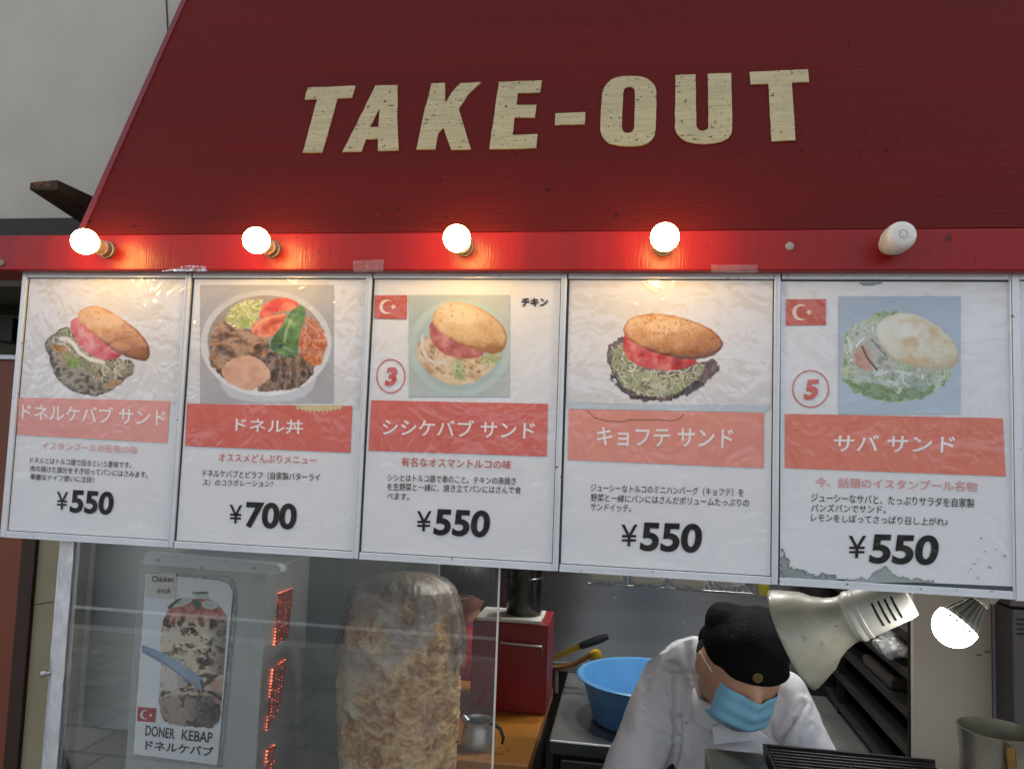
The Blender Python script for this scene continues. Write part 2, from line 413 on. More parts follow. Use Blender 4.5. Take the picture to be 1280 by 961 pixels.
o = MB().box((-2.6,1.5,P(10,378,1.7).z),(-1.0,1.9,P(10,378,1.7).z+.04)).build('soffit_board', mat('soffit_olive', (92,88,74), .8, 0, .12)); tag(o, 'olive board spanning under the left end of the red beam', 'board')
a = P(-30,388,1.7); c = P(15.5,427,1.7)
q = [P(-40,421,1.7),P(14,427,1.7),P(16,397,1.7),P(-40,388,1.7)]
mb = MB(); mb.hull8(q+[p+Vector((0,.18,0)) for p in q]); o = mb.build('wall_box', mat('dark_box', (34,28,22), .6, 0, .2)); tag(o, 'small dark box mounted on the olive wall above the brown panel', 'box')

# ================================================================== awning with TAKE-OUT
TILT = math.radians(22)
A0 = P(640,289,1.152); AN = Vector((0,-math.cos(TILT), math.sin(TILT)))   # outward normal
AU = Vector((0, math.sin(TILT), math.cos(TILT)))
def PA(px, py, out=0.): return PN(px, py, A0, AN) + AN*out
lb, lt = PA(98,289), PA(228,0)
d = (lt-lb).normalized(); top = lb + d*((1.438-lb.y)/d.y)
lb = lb - d*((lb.z-A0.z)/d.z); top = lb + d*((1.438-lb.y)/d.y)
rb_ = Vector((1.35, lb.y, lb.z)); rt_ = Vector((1.35+(lb.x-top.x)*-1*-1, top.y, top.z))
rt_ = Vector((1.35-(top.x-lb.x), top.y, top.z))
awn = empty('awning', (0, 1.152, lb.z), 'sloping dark red awning lettered TAKE-OUT in faded gold', 'awning')
RED = mat('awning_red', (95,18,14), .65, 0, .18, 3, bump=.32, bs=70, stretch=(.25,1,3.2), detail=8, spec=.15)
mb = MB(); th = -AN*.012
mb.hull8([lb, rb_, rt_, top, lb+th, rb_+th, rt_+th, top+th])
specks(RED, 130, .725, .76, (120,60,50)); specks(RED, 60, .70, .75, (40,10,9))
mb.build('front_panel', RED, awn)
mb = MB(); wl = Vector((lb.x+.02, 1.44, lb.z)); wl2 = Vector((top.x+.02,1.4395,top.z-.02))
mb.hull8([lb+th+Vector((.001,.001,0)), wl, wl2+Vector((0,.001,0)), top+th+Vector((.001,.001,0))]+[p+Vector((.008,0,0)) for p in (lb+th+Vector((.001,.001,0)), wl, wl2+Vector((0,.001,0)), top+th+Vector((.001,.001,0)))])
mb.build('side_panel', RED, awn)
hem = MB(); w_ = Vector((.011,0,0)); o_ = AN*.0022
hem.hull8([lb+o_, lb+w_+o_, top+w_+o_, top+o_, lb, lb+w_, top+w_, top])
hem.build('edge_hem', mat('hem_red', (112,26,32), .5, 0, .1, 8), awn)
def gold_mat():
    m = mat('gold_leaf_vinyl', (184,168,126), .42, .35, .14, 40, bump=.45, bs=80, stretch=(.3,1,2.2))
    specks(m, 150, .62, .70, (70,54,34))
    return m
GOLD = gold_mat()
def zl(o, s, pts): return [(o[0]+x/s, o[1]+y/s) for x, y in pts]
Z2 = ((360,60), 3.765); Z3 = ((680,60), 3.556)
letters = [
 (zl(*Z2,[(95,192),(320,184),(303,240),(235,243),(165,495),(72,497),(140,246),(80,248)]), []),
 (zl(*Z2,[(413,184),(517,180),(516,350),(523,487),(424,488),(425,433),(368,434),(347,492),(258,493),(325,362)]), [zl(*Z2,[(432,290),(427,378),(387,378)])]),
 (zl(*Z2,[(676,173),(740,170),(742,266),(772,215),(812,172),(910,166),(850,222),(805,292),(832,385),(862,482),(768,483),(733,380),(708,405),(694,482),(605,483),(640,320)]), []),
 (zl(*Z2,[(994,165),(1195,158),(1187,215),(1083,217),(1075,275),(1170,273),(1163,332),(1068,333),(1057,415),(1174,411),(1170,476),(948,480)]), []),
 (zl(*Z3,[(52,296),(184,290),(182,344),(48,347)]), []),
 (zl(*Z3,[(260,200),(268,180),(282,160),(298,147),(320,137),(350,131),(385,130),(415,131),(440,136),(462,145),(480,158),(492,175),(498,195),(499,260),(496,370),(490,395),(478,415),(460,428),(435,436),(405,440),(370,441),(338,439),(310,434),(287,426),(268,412),(256,392),(250,370),(254,280)]), [zl(*Z3,[(353,205),(356,192),(362,184),(370,179),(380,177),(390,179),(398,184),(403,193),(405,205),(402,358),(398,370),(391,378),(382,382),(372,384),(362,382),(353,377),(347,369),(345,358)])]),
 (zl(*Z3,[(583,127),(673,124),(677,352),(681,363),(690,371),(705,375),(720,371),(728,363),(730,350),(728,121),(831,117),(836,362),(832,385),(818,405),(790,421),(755,429),(710,431),(668,428),(632,419),(605,402),(588,380),(582,358)]), []),
 (zl(*Z3,[(914,113),(1173,101),(1178,156),(1100,160),(1117,415),(1010,420),(997,165),(916,168)]), [])]
mb = MB()
for out_, holes in letters:
    def rough(l):
        r = []
        for i, (x, y) in enumerate(l):
            x2, y2 = l[(i+1) % len(l)]; n = max(1, int(math.hypot(x2-x, y2-y)/7))
            for k in range(n): r.append(PA(x+(x2-x)*k/n+random.uniform(-.3,.3), y+(y2-y)*k/n+random.uniform(-.3,.3), .0025))
        return r
    mb.prism(rough(out_), [rough(h) for h in holes], None, None, -AN, .0022)
mb.build('lettering', GOLD, awn)

# ================================================================== red beam and bulbs
by = 1.15
zb0, zb1 = P(640,338.3,by).z, P(640,289.5,by).z
def beam_mat():
    m = specks(mat('beam_red', (142,20,20), .32, 0, .14, 6, bump=.10, bs=60, stretch=(5,1,.3), spec=.28), 90, .70, .75, (90,16,16))
    return m
mb = MB(); mb.box((-1.75,by,zb0),(1.5,1.235,zb1), .0025)
beam = mb.build('red_beam', beam_mat()); tag(beam, 'glossy red painted beam carrying the row of light bulbs', 'beam')
def disc(c, r, h, m, name, parent, n=20):
    return MB().lathe([(0,h),(r*.75,h),(r,h*.55),(r,0)], c, (0,-1,0), n).build(name, m, parent, 40)
disc(P(987,308,by), .0062, .002, mat('cap_grey', (150,140,130), .5), 'screw_cap', beam)
disc(P(2,329,by), .0062, .003, mat('cap_steel', (120,110,100), .4, .6), 'screw_cap', beam)
for (x, y) in ((57,300),(56,320),(1251,329)): disc(P(x,y,by), .0016, .0015, mat('nail_red', (150,40,36), .4), 'nail_head', beam, 10)
# flaked bits and knots in the paint
kn = MB()
def fleck(px, py, w, h, seed):
    r = random.Random(seed); c = P(px,py,by-.0006); n = 9
    kn.add([c+Vector((math.cos(2*math.pi*k/n)*w*r.uniform(.6,1.1), 0, math.sin(2*math.pi*k/n)*h*r.uniform(.6,1.1))) for k in range(n)], [tuple(range(n))])
for k, (x, y, w, h) in enumerate(((1186,297,.004,.007),(1062,297,.0016,.0012),(1070,303,.001,.001),(1065,326,.0014,.0014),(1128,336,.003,.001),(530,262+52,.001,.001),(790,300,.0014,.0014),(786,327,.001,.001),(1090,300,.0008,.0012),(1148,333,.0008,.001))):
    fleck(x, y, w, h, k)
kn.build('paint_chips', mat('chip_dark', (86,22,22), .6), beam)

WARM = (1.0, .60, .17, 1)
BULB = emitter('lit_bulb_glass', WARM, 27)
CREAM = mat('bulb_collar', (196,176,130), .45, 0, .06)
SOCK = mat('bulb_socket', (120,112,98), .4, .2, .1)
def bulb(px, py, label):
    c = P(px,py,by); e = empty('light_bulb', c, label, 'light bulb', 'lit warm bulbs along the red beam')
    ax = (0,-1,0)
    pr = [(0,.0765)]+[(.0204*math.sin(a), .0555+.0209*math.cos(a)) for a in np.linspace(.12, 2.15, 18)]+[(.0150,.0405)]
    MB().lathe(pr, c, ax, 32).build('glass_globe', BULB, e, True)
    MB().lathe([(.0151,.0412),(.0146,.037),(.0128,.028),(.0113,.021),(.0104,.0175)], c, ax, 28).build('collar', CREAM, e, True)
    MB().lathe([(.0108,.0178),(.0128,.0172),(.0128,.009),(.0118,.0085),(.0118,.006),(.0145,.005),(.0145,0)], c, ax, 28).build('socket', SOCK, e, 40)
    return e
b0 = bulb(135,313,'leftmost lit bulb on the red beam, above the left end of the sandwich board with grey meat')
p0 = P(135,313,by)
b0['label'] = 'first lit bulb from the left end of the red beam, near the rafter end'
for (px, py, lb_) in ((341,312,'lit bulb on the red beam above the rice bowl board'), (581,310,'lit bulb on the red beam above the board marked chicken'), (829,309,'lit bulb on the red beam above the board with a purple lettuce burger')):
    copy_thing(b0, P(px,py,by)-p0, lb_)
c = P(1112,306,by); e = empty('light_bulb', c, 'unlit white bulb at the right end of the red beam', 'light bulb')
pr = [(0,.0565),(.012,.0563),(.0160,.0552),(.0186,.0525),(.0198,.048),(.0202,.042),(.0202,.034),(.0198,.031)]
UG = mat('unlit_bulb_glass', (222,216,205), .3, 0, .03, coat=.4, sss=.3)
MB().lathe(pr, c, (0,-1,0), 36).build('glass_globe', UG, e, True)
MB().lathe([(.0199,.0312),(.0204,.029),(.0196,.02),(.0165,.010),(.0155,0)], c, (0,-1,0), 36).build('collar', mat('bulb_base_white', (206,198,184), .4, 0, .05), e, True)
mk = MB(); INK = mat('stamp_ink', (120,120,118), .6)
fc = c+Vector((0,-.0569,0))
ring = [fc+Vector((.0055*math.cos(a),0,.0055*math.sin(a))) for a in np.linspace(0,2*math.pi,33)]
mk.tube(ring, .00028, 5, cap=False)
for k in range(5):
    a = random.uniform(0,6.28); q = fc+Vector((.0028*math.cos(a),0,.0028*math.sin(a))); mk.tube([q, q+Vector((random.uniform(-.002,.002),0,random.uniform(-.002,.002)))], .0002, 5)
for k in range(4): q = fc+Vector((.007+k*.0011,.0004,-.006+.0006*k)); mk.tube([q,q+Vector((.0007,0,.001))], .0002, 5)
mk.build('printed_stamp', INK, e)

# ================================================================== printed pictures (painted into a fine grid of coloured points)
def fbm(X, Y, scale, octv=4, seed=0, ridged=False):
    r = np.random.default_rng(seed); out = np.zeros_like(X); amp = 1.; tot = 0.
    for o in range(octv):
        L = r.random((64,64)); x = X/scale*2**o+r.random()*60; y = Y/scale*2**o+r.random()*60
        xi = np.floor(x).astype(int); yi = np.floor(y).astype(int); fx = x-xi; fy = y-yi; fx = fx*fx*(3-2*fx); fy = fy*fy*(3-2*fy)
        g = lambda a, b: L[a % 64, b % 64]
        n = (g(xi,yi)*(1-fx)+g(xi+1,yi)*fx)*(1-fy)+(g(xi,yi+1)*(1-fx)+g(xi+1,yi+1)*fx)*fy
        if ridged: n = 1-abs(2*n-1)
        out += n*amp; tot += amp; amp *= .55
    return out/tot
def ss(x, a, b):
    t = np.clip((x-a)/(b-a), 0, 1); return t*t*(3-2*t)
class Picture:
    def __init__(s, x0, y0, x1, y1, step, bg=None):
        s.nx = int((x1-x0)/step)+1; s.ny = int((y1-y0)/step)+1
        s.X, s.Y = np.meshgrid(np.linspace(x0,x1,s.nx), np.linspace(y0,y1,s.ny))
        s.C = np.zeros((s.ny,s.nx,3)); s.A = np.zeros((s.ny,s.nx))
        if bg is not None: s.C[:] = np.array(bg)/255; s.A[:] = 1
        s.k = 0
    def lay(s, m, c):
        c = np.asarray(c, float)/255
        m3 = m[...,None]; s.C = np.where(s.A[...,None] > .01, s.C*(1-m3)+c*m3, np.broadcast_to(c, s.C.shape)*np.ones_like(m3)); s.A = np.maximum(s.A, m)
    def sd(s, pts):
        """signed distance to a polygon, inside positive"""
        X, Y = s.X, s.Y; d = np.full(X.shape, 1e9); ins = np.zeros(X.shape, bool)
        for i in range(len(pts)):
            (ax, ay), (bx, by_) = pts[i], pts[(i+1) % len(pts)]
            ex, ey = bx-ax, by_-ay; t = np.clip(((X-ax)*ex+(Y-ay)*ey)/(ex*ex+ey*ey+1e-9), 0, 1)
            d = np.minimum(d, np.hypot(X-ax-t*ex, Y-ay-t*ey))
            if ay != by_: ins ^= ((ay > Y) != (by_ > Y)) & (X < (bx-ax)*(Y-ay)/(by_-ay)+ax)
        return np.where(ins, d, -d)
    def smoothpoly(s, pts, n=4):
        pts = np.array(pts, float)
        for _ in range(2):
            q = np.roll(pts, -1, 0); a = pts*.75+q*.25; b = pts*.25+q*.75; pts = np.stack([a,b],1).reshape(-1,2)
        return [tuple(p) for p in pts]
    def blob(s, pts, wob=4, soft=2.5, seed=1, ws=18, curve=True):
        d = s.sd(s.smoothpoly(pts) if curve else pts); d = d+(fbm(s.X,s.Y,ws,3,seed)-.5)*2*wob
        return ss(d, -soft, soft), d
    def ramp(s, n, cols):
        n = np.clip(n, 0, 1)*(len(cols)-1); i = np.clip(n.astype(int), 0, len(cols)-2); f = (n-i)[...,None]
        c = np.array(cols, float); return c[i]*(1-f)+c[i+1]*f
    def tex(s, pts, cols, scale=14, seed=3, wob=5, ridged=True, soft=2.5, aniso=(1,1), warp=12, contrast=1.6, shade=0, curve=True):
        m, d = s.blob(pts, wob, soft, seed, curve=curve)
        wx = (fbm(s.X,s.Y,30,3,seed+5)-.5)*warp*2; wy = (fbm(s.X,s.Y,30,3,seed+6)-.5)*warp*2
        n = fbm((s.X+wx)*aniso[0], (s.Y+wy)*aniso[1], scale, 4, seed+9, ridged)
        n = (n-.5)*contrast+.5
        if shade: n = n*(1-shade)+shade*ss(d, 0, 40)
        s.lay(m, s.ramp(n, cols)); return m, d
    def strands(s, region, n, cols, wid=2.2, length=45, seed=5, ang=None, curl=.5):
        r = np.random.default_rng(seed); reg = s.sd(region); ys, xs = np.where(reg > 0)
        if len(xs) == 0: return
        st = s.X[0,1]-s.X[0,0]
        for _ in range(n):
            k = r.integers(len(xs)); x, y = s.X[0,xs[k]], s.Y[ys[k],0]
            a = (r.uniform(0, 6.28) if ang is None else r.normal(ang[0], ang[1])); c = np.array(cols[r.integers(len(cols))], float)*r.uniform(.86,1.1)
            pts = []; w = wid*r.uniform(.6,1.3); cu = r.normal(0, curl)
            for _i in range(7):
                pts.append((x,y)); x += math.cos(a)*length/6; y += math.sin(a)*length/6; a += cu/3
            P_ = np.array(pts); x0, y0 = P_.min(0)-w*2; x1, y1 = P_.max(0)+w*2
            i0 = max(0, int((x0-s.X[0,0])/st)); i1 = min(s.nx, int((x1-s.X[0,0])/st)+2); sy = s.Y[1,0]-s.Y[0,0]
            j0 = max(0, int((y0-s.Y[0,0])/sy)); j1 = min(s.ny, int((y1-s.Y[0,0])/sy)+2)
            if i1 <= i0 or j1 <= j0: continue
            X, Y = s.X[j0:j1,i0:i1], s.Y[j0:j1,i0:i1]; d = np.full(X.shape, 1e9)
            for (ax,ay),(bx,by_) in zip(pts, pts[1:]):
                ex, ey = bx-ax, by_-ay; t = np.clip(((X-ax)*ex+(Y-ay)*ey)/(ex*ex+ey*ey+1e-9),0,1); d = np.minimum(d, np.hypot(X-ax-t*ex,Y-ay-t*ey))
            inr = ss(reg[j0:j1,i0:i1], -6, 2)
            m = ss(-d, -w-1, -w+1)*.92*inr
            edge = ss(d, w*.3, w)                      # each shred has a darker rim in print
            cc = (c*(1-.28*edge[...,None]))/255
            sl_ = (slice(j0,j1), slice(i0,i1)); new = s.A[sl_] < .01
            s.C[sl_] = np.where(new[...,None], cc, s.C[sl_]*(1-m[...,None])+cc*m[...,None]); s.A[sl_] = np.maximum(s.A[sl_], m)
    def line(s, pts, w, c, soft=1.2, a=1.):
        d = np.full(s.X.shape, 1e9)
        for (ax,ay),(bx,by_) in zip(pts, pts[1:]):
            ex, ey = bx-ax, by_-ay; t = np.clip(((s.X-ax)*ex+(s.Y-ay)*ey)/(ex*ex+ey*ey+1e-9),0,1); d = np.minimum(d, np.hypot(s.X-ax-t*ex,s.Y-ay-t*ey))
        s.lay(ss(-d, -w-soft, -w+soft)*a, c)
    def bun(s, pts, cols, light=(-.35,-.6), seed=2, specks=120, speckc=(120,75,40), speck2=(240,214,164), toast=None, speckbox=None):
        m, d = s.blob(pts, 2, 2, seed)
        a = np.array(pts); cx, cy_ = a.mean(0); w = np.ptp(a[:,0])/2; h = np.ptp(a[:,1])/2
        u, v = (s.X-cx)/w, (s.Y-cy_)/h
        n = .60-.36*v-.12*u + (fbm(s.X,s.Y,30,5,seed+1)-.5)*.55 + (fbm(s.X,s.Y,6,3,seed+2,True)-.55)*.32
        n = n-.38*ss(-d,-11,0)-.25*ss(v,.35,.95)
        hl_ = ss(1-np.hypot((u+.15)/.55,(v+.42)/.36), 0, .8); n = n+hl_*.42
        s.lay(m, s.ramp(n, cols))
        if toast: s.lay(m*ss(fbm(s.X,s.Y,60,3,seed+7),.5,.72)*.75*(d > 6), toast)
        r = np.random.default_rng(seed); ys, xs = np.where(d > 6)
        for _ in range(specks):
            k = r.integers(len(xs)); x, y = s.X[0,xs[k]], s.Y[ys[k],0]
            if speckbox and not (speckbox[0] < x < speckbox[2] and speckbox[1] < y < speckbox[3]): continue
            l = r.uniform(1,3.2); an = r.uniform(0,3.1); s.line([(x,y),(x+l*math.cos(an),y+l*math.sin(an))], r.uniform(.8,1.5), np.array(speckc if r.random() < .6 else speck2)*r.uniform(.8,1.15), .8, .85)
        return m, d
    def mesh(s, to3d, name, fade=0., tint=(200,205,210)):
        V = np.array([[to3d(x, y) for x in s.X[0]] for y in (s.Y[:,0])]) if False else to3d(s.X, s.Y)
        idx = np.arange(s.nx*s.ny).reshape(s.ny, s.nx)
        q = np.stack([idx[:-1,:-1], idx[1:,:-1], idx[1:,1:], idx[:-1,1:]], -1).reshape(-1,4)
        al = s.A.ravel(); keep = (al[q].min(1) > .45); q = q[keep]
        C = s.C*(1-fade)+np.array(tint)/255*fade; C = np.clip(C, 0, 1).reshape(-1,3)
        L = np.where(C <= .04045, C/12.92, ((C+.055)/1.055)**2.4)
        used = np.zeros(len(L), bool); used[q.ravel()] = True; remap = np.cumsum(used)-1
        return np_mesh(name, V.reshape(-1,3)[used], remap[q], np.concatenate([L, np.ones((len(L),1))],1)[used])

def plane_map(origin, s, Y):
    """zoomed photo coordinates -> points on the vertical plane at Y (vectorised)"""
    def f(x, y):
        px = origin[0]+np.asarray(x, float)/s; py = origin[1]+np.asarray(y, float)/s
        c = np.stack([(px-IW/2)/F_PX, np.ones_like(px), (IH/2-py)/F_PX], -1); d = c @ RM.T
        q = d*(Y/d[...,1])[...,None]; q[...,2] += CAM_H
        return q
    return f
INKPIC = printed('printed_photo', attr=True, film=.6, coat=.7, cior=1.6, coat_r=.16)

def burger_grey():
    p = Picture(130,128,515,450,1.7)
    p.tex([(143,268),(170,240),(205,212),(238,205),(300,300),(400,318),(456,325),(445,365),(405,402),(345,434),(300,442),(240,424),(200,398),(165,345),(160,298)], [(24,23,25),(56,52,50),(98,90,80),(150,140,122)], 20, 3, 7, shade=.15, contrast=2.0)
    p.tex([(330,405),(400,380),(415,395),(350,425)], [(120,90,60),(180,140,100)], 14, 4)
    p.strands([(165,262),(205,220),(240,215),(300,290),(400,315),(440,330),(400,380),(330,390),(240,330),(180,300)], 150, [(206,200,178),(168,178,128),(222,214,196),(140,150,96),(196,150,96)], 2.2, 44, 7)
    p.strands([(165,268),(215,275),(260,320),(230,330),(190,300)], 26, [(205,140,70),(190,120,60)], 3, 40, 8, (.5,.3))
    p.strands([(205,290),(250,290),(270,340),(230,345)], 40, [(120,150,70),(150,170,90)], 3, 30, 9, (1.3,.4))
    p.tex([(228,200),(250,176),(285,185),(320,215),(370,250),(412,290),(398,316),(352,322),(300,305),(255,262)], [(150,36,44),(196,66,74),(214,110,118),(226,150,150)], 34, 12, 2, False, shade=.1)
    p.line([(205,248),(228,250),(247,270),(265,296),(300,318),(345,328)], 6, (232,224,214), 2)
    p.bun([(258,175),(268,150),(300,138),(340,142),(400,175),(455,215),(490,255),(503,290),(498,318),(475,325),(440,315),(400,302),(350,265),(300,225),(265,195)], [(112,62,34),(166,100,58),(206,146,94),(226,180,134)], seed=4, specks=70, speckc=(90,52,30), speckbox=(270,138,470,230))
    return p
def rice_bowl():
    p = Picture(78,68,512,452,1.7,(172,171,174))
    p.lay(ss(fbm(p.X,p.Y,160,3,3),.3,.7)*.35, (150,149,154))
    def el(cx, cy_, rx, ry): 
        r = np.hypot((p.X-cx)/rx,(p.Y-cy_)/ry); return ss(1-r, -.012, .012), r
    p.lay(p.blob([(130,330),(160,450),(430,450),(470,330)],2,6,2)[0], (196,198,204))
    m, r = el(292,256,212,172); p.lay(m, p.ramp(.5+(p.Y-256)/420+(fbm(p.X,p.Y,60,2,8)-.5)*.2, [(176,178,184),(204,206,210),(228,230,234)]))
    m, r = el(292,252,190,150); p.lay(m, (150,140,132))
    p.tex([(108,318),(112,250),(140,180),(200,198),(280,228),(305,262),(312,310),(262,405),(195,402),(140,360)], [(40,26,18),(88,58,40),(132,94,68),(176,138,106)], 26, 5, 8, aniso=(.8,1.3))
    p.tex([(285,295),(330,275),(405,285),(452,332),(440,372),(385,408),(300,414),(255,412),(296,350)], [(26,22,20),(64,50,42),(104,82,68),(150,122,104)], 24, 6, 6, aniso=(1.4,.7))
    p.strands([(160,185),(178,145),(230,118),(282,118),(275,160),(245,205),(195,208)], 150, [(204,208,120),(226,226,170),(178,192,92),(240,236,200)], 3, 52, 3)
    p.tex([(268,160),(295,122),(345,106),(392,118),(400,148),(352,150),(310,160),(275,182)], [(150,30,20),(196,58,40),(220,96,70),(228,140,110)], 30, 7, 3, False)
    p.tex([(238,218),(256,188),(305,164),(356,158),(352,190),(318,232),(290,240),(262,232)], [(170,60,36),(206,96,66),(224,140,104),(216,110,80)], 26, 8, 3, False)
    p.line([(248,214),(272,190),(310,172),(350,166)], 4, (226,160,120), 2, .8)
    p.strands([(398,175),(440,172),(478,205),(488,260),(470,322),(440,330),(412,300),(398,250)], 150, [(222,130,76),(206,104,52),(232,160,110),(196,92,48)], 2.6, 60, 4, (1.2,.5))
    m, d = p.tex([(385,142),(408,132),(424,155),(412,200),(396,246),(398,288),(372,308),(340,292),(302,276),(308,246),(340,205),(362,168)], [(26,52,18),(60,98,38),(92,134,58),(150,180,110)], 40, 9, 2, False, warp=20)
    p.line([(372,185),(358,215),(352,250)], 4, (190,206,160), 4, .6); p.line([(350,270),(380,286)], 3, (180,200,150), 3, .5)
    m, d = p.tex([(144,346),(172,312),(215,296),(262,300),(298,334),(310,368),(278,390),(246,412),(200,402),(160,382)], [(186,132,104),(212,162,134),(226,182,156),(236,200,178)], 60, 10, 4, False, contrast=1.0)
    return p
def burger_chicken():
    p = Picture(163,95,473,408,1.7,(178,188,180))
    p.lay(p.blob([(163,95),(250,95),(330,110),(473,180),(473,408),(163,408)],3,30,4)[0]*.6, (150,172,172))
    r = np.hypot((p.X-320)/158,(p.Y-258)/150); p.lay(ss(1-r,-.03,.03), (176,196,190)); p.lay(ss(1-r/.86,-.05,.05)*.7, (150,176,176))
    p.tex([(182,250),(215,225),(300,290),(438,276),(432,312),(385,356),(312,380),(240,352),(195,305)], [(150,112,66),(196,160,112),(218,190,146),(228,206,166)], 30, 3, 3, shade=.2)
    p.tex([(190,242),(230,220),(300,290),(390,290),(432,284),(402,332),(332,352),(252,332),(205,292)], [(104,72,44),(164,122,80),(200,166,122),(222,196,156)], 16, 4, 6)
    p.strands([(285,290),(330,290),(335,355),(295,350)], 34, [(160,176,96),(196,202,140)], 3, 36, 5, (1.4,.5))
    p.strands([(385,290),(432,270),(445,290),(405,325)], 44, [(170,182,104),(204,206,150)], 3, 30, 6, (-.4,.6))
    p.line([(204,222),(204,262),(220,292),(248,306),(274,300)], 5, (216,208,196), 2, .9); p.line([(215,240),(226,275),(250,292)], 3, (200,190,176), 2, .8)
    p.tex([(222,198),(236,170),(280,195),(332,235),(386,255),(398,284),(332,294),(270,278),(232,242)], [(120,34,34),(168,68,62),(196,106,98),(206,136,124)], 30, 7, 2, False)
    p.bun([(234,168),(250,132),(290,114),(350,120),(410,150),(452,186),(467,222),(460,262),(430,279),(390,271),(330,251),(280,226),(243,196)], [(150,92,44),(196,142,82),(218,180,124),(230,204,158)], seed=6, specks=70, speckc=(100,66,30), speckbox=(255,112,400,175))
    return p
def burger_lettuce():
    p = Picture(138,138,505,412,1.7)
    p.tex([(148,258),(175,222),(208,212),(240,300),(400,300),(470,275),(494,300),(452,350),(402,386),(322,409),(240,406),(190,378),(155,312)], [(34,26,30),(70,54,60),(104,84,84),(132,116,104)], 20, 3, 10, shade=.2)
    p.strands([(160,240),(200,235),(240,305),(320,320),(400,300),(442,288),(424,340),(362,386),(280,396),(210,372),(166,322)], 300, [(188,196,150),(212,212,182),(160,172,118),(228,224,204),(126,138,90),(196,192,158),(206,204,172)], 2.4, 46, 8, (.9,.9), .9)
    p.strands([(165,320),(210,372),(280,396),(362,386),(424,340),(440,360),(340,405),(220,400),(160,345)], 60, [(62,48,54),(84,66,70)], 3, 24, 11)
    p.tex([(198,228),(205,195),(260,225),(330,250),(400,270),(425,286),(382,313),(310,316),(240,302),(202,272)], [(130,18,22),(186,40,40),(206,74,68),(222,130,116)], 32, 5, 3, False, contrast=2)
    p.bun([(197,192),(214,160),(260,147),(330,147),(400,165),(460,190),(492,220),(499,246),(470,270),(420,286),(370,281),(300,266),(240,241),(205,212)], [(104,52,22),(168,104,54),(206,146,90),(232,190,144)], seed=9, specks=300, speckc=(138,88,42), speckbox=(255,148,430,215))
    return p
def burger_fish():
    p = Picture(190,92,540,430,1.7,(154,170,190))
    p.lay(ss(p.Y+p.X*.3,250,560)*.6, (176,196,208))
    p.tex([(196,300),(200,215),(245,168),(310,132),(380,132),(440,200),(520,290),(500,345),(430,388),(340,397),(250,382),(205,342)], [(62,86,48),(104,130,74),(150,170,112),(190,200,160)], 20, 4, 16)
    p.strands([(200,215),(250,175),(300,170),(300,290),(430,300),(510,300),(480,350),(330,350),(230,330)], 190, [(214,218,208),(196,204,190),(228,230,224),(170,184,150)], 3, 46, 5)
    p.strands([(200,330),(260,375),(340,392),(430,384),(490,340),(400,360),(260,340)], 70, [(84,116,54),(116,146,78)], 5, 26, 6)
    p.tex([(228,268),(252,226),(272,236),(300,305),(262,304),(238,290)], [(170,104,80),(206,150,122),(224,180,156)], 24, 7, 2, False)
    m, d = p.tex([(262,204),(284,188),(322,240),(360,282),(352,312),(312,298),(276,242)], [(78,78,70),(128,128,116),(166,164,148),(186,182,164)], 18, 8, 2)
    p.line([(258,236),(272,268),(300,302)], 3, (52,44,40), 2); p.line([(285,215),(330,268)], 2, (92,90,84), 2)
    p.tex([(372,330),(400,315),(450,340),(440,372),(400,352)], [(92,112,96),(140,160,140)], 20, 10, 3)
    p.bun([(294,192),(310,160),(360,138),(420,145),(480,180),(522,222),(540,262),(520,302),(480,302),(420,296),(360,282),(318,246)], [(182,156,112),(212,194,154),(226,214,184),(234,228,210)], seed=12, specks=110, speckc=(190,166,120), toast=(206,162,100), speckbox=(400,150,530,300))
    return p

# ================================================================== menu boards
EDGES = [-1.05466,-.73506,-.41839,-.10283,.21542,.53027,.846]; ZT, ZB, BY = CAM_H+.2668, CAM_H-.1889, 1.17
PAPER = printed('poster_paper', (222,222,222), .55, .5, .7, var=.02)
BLACKINK = printed('ink_black', (26,26,28), .55, .5, .5, cior=1.5)
TEALBACK = mat('board_backing', (70,78,80), .6, 0, .1)  # dark tone stands in for the shadow line around each poster
L0, L1, L2, L3 = BY+.0040, BY+.0034, BY+.0030, BY+.0026      # paper, top sheet, prints, lettering
SHEET = printed('photo_sheet_gloss', (214,212,212), .8, .4, 1.0, var=.03, coat_r=.15, cior=1.9)
RIM = clear('clear_film', haze=.12, k=2.2, rough=.08, bump=.8, bs=60)
def ink(name, c): return printed('ink_'+name, c, .6, .5, .7, var=.06)
def star(cx, cy_, r, rot=0):
    return [(cx+(r if k % 2 == 0 else r*.4)*math.cos(rot+math.pi*k/5), cy_+(r if k % 2 == 0 else r*.4)*math.sin(rot+math.pi*k/5)) for k in range(10)]
def crescent(cx, cy_, R, r, off):
    """outline of a moon: big circle minus a smaller one shifted right"""
    x = (off*off+R*R-r*r)/(2*off); a0 = math.acos(max(-1,min(1,x/R))); b0 = math.acos(max(-1,min(1,(x-off)/r)))
    o = [(cx+R*math.cos(a), cy_+R*math.sin(a)) for a in np.linspace(a0, 2*math.pi-a0, 40)]
    i = [(cx+off+r*math.cos(a), cy_+r*math.sin(a)) for a in np.linspace(2*math.pi-b0, b0, 32)]
    return o+i[1:-1]

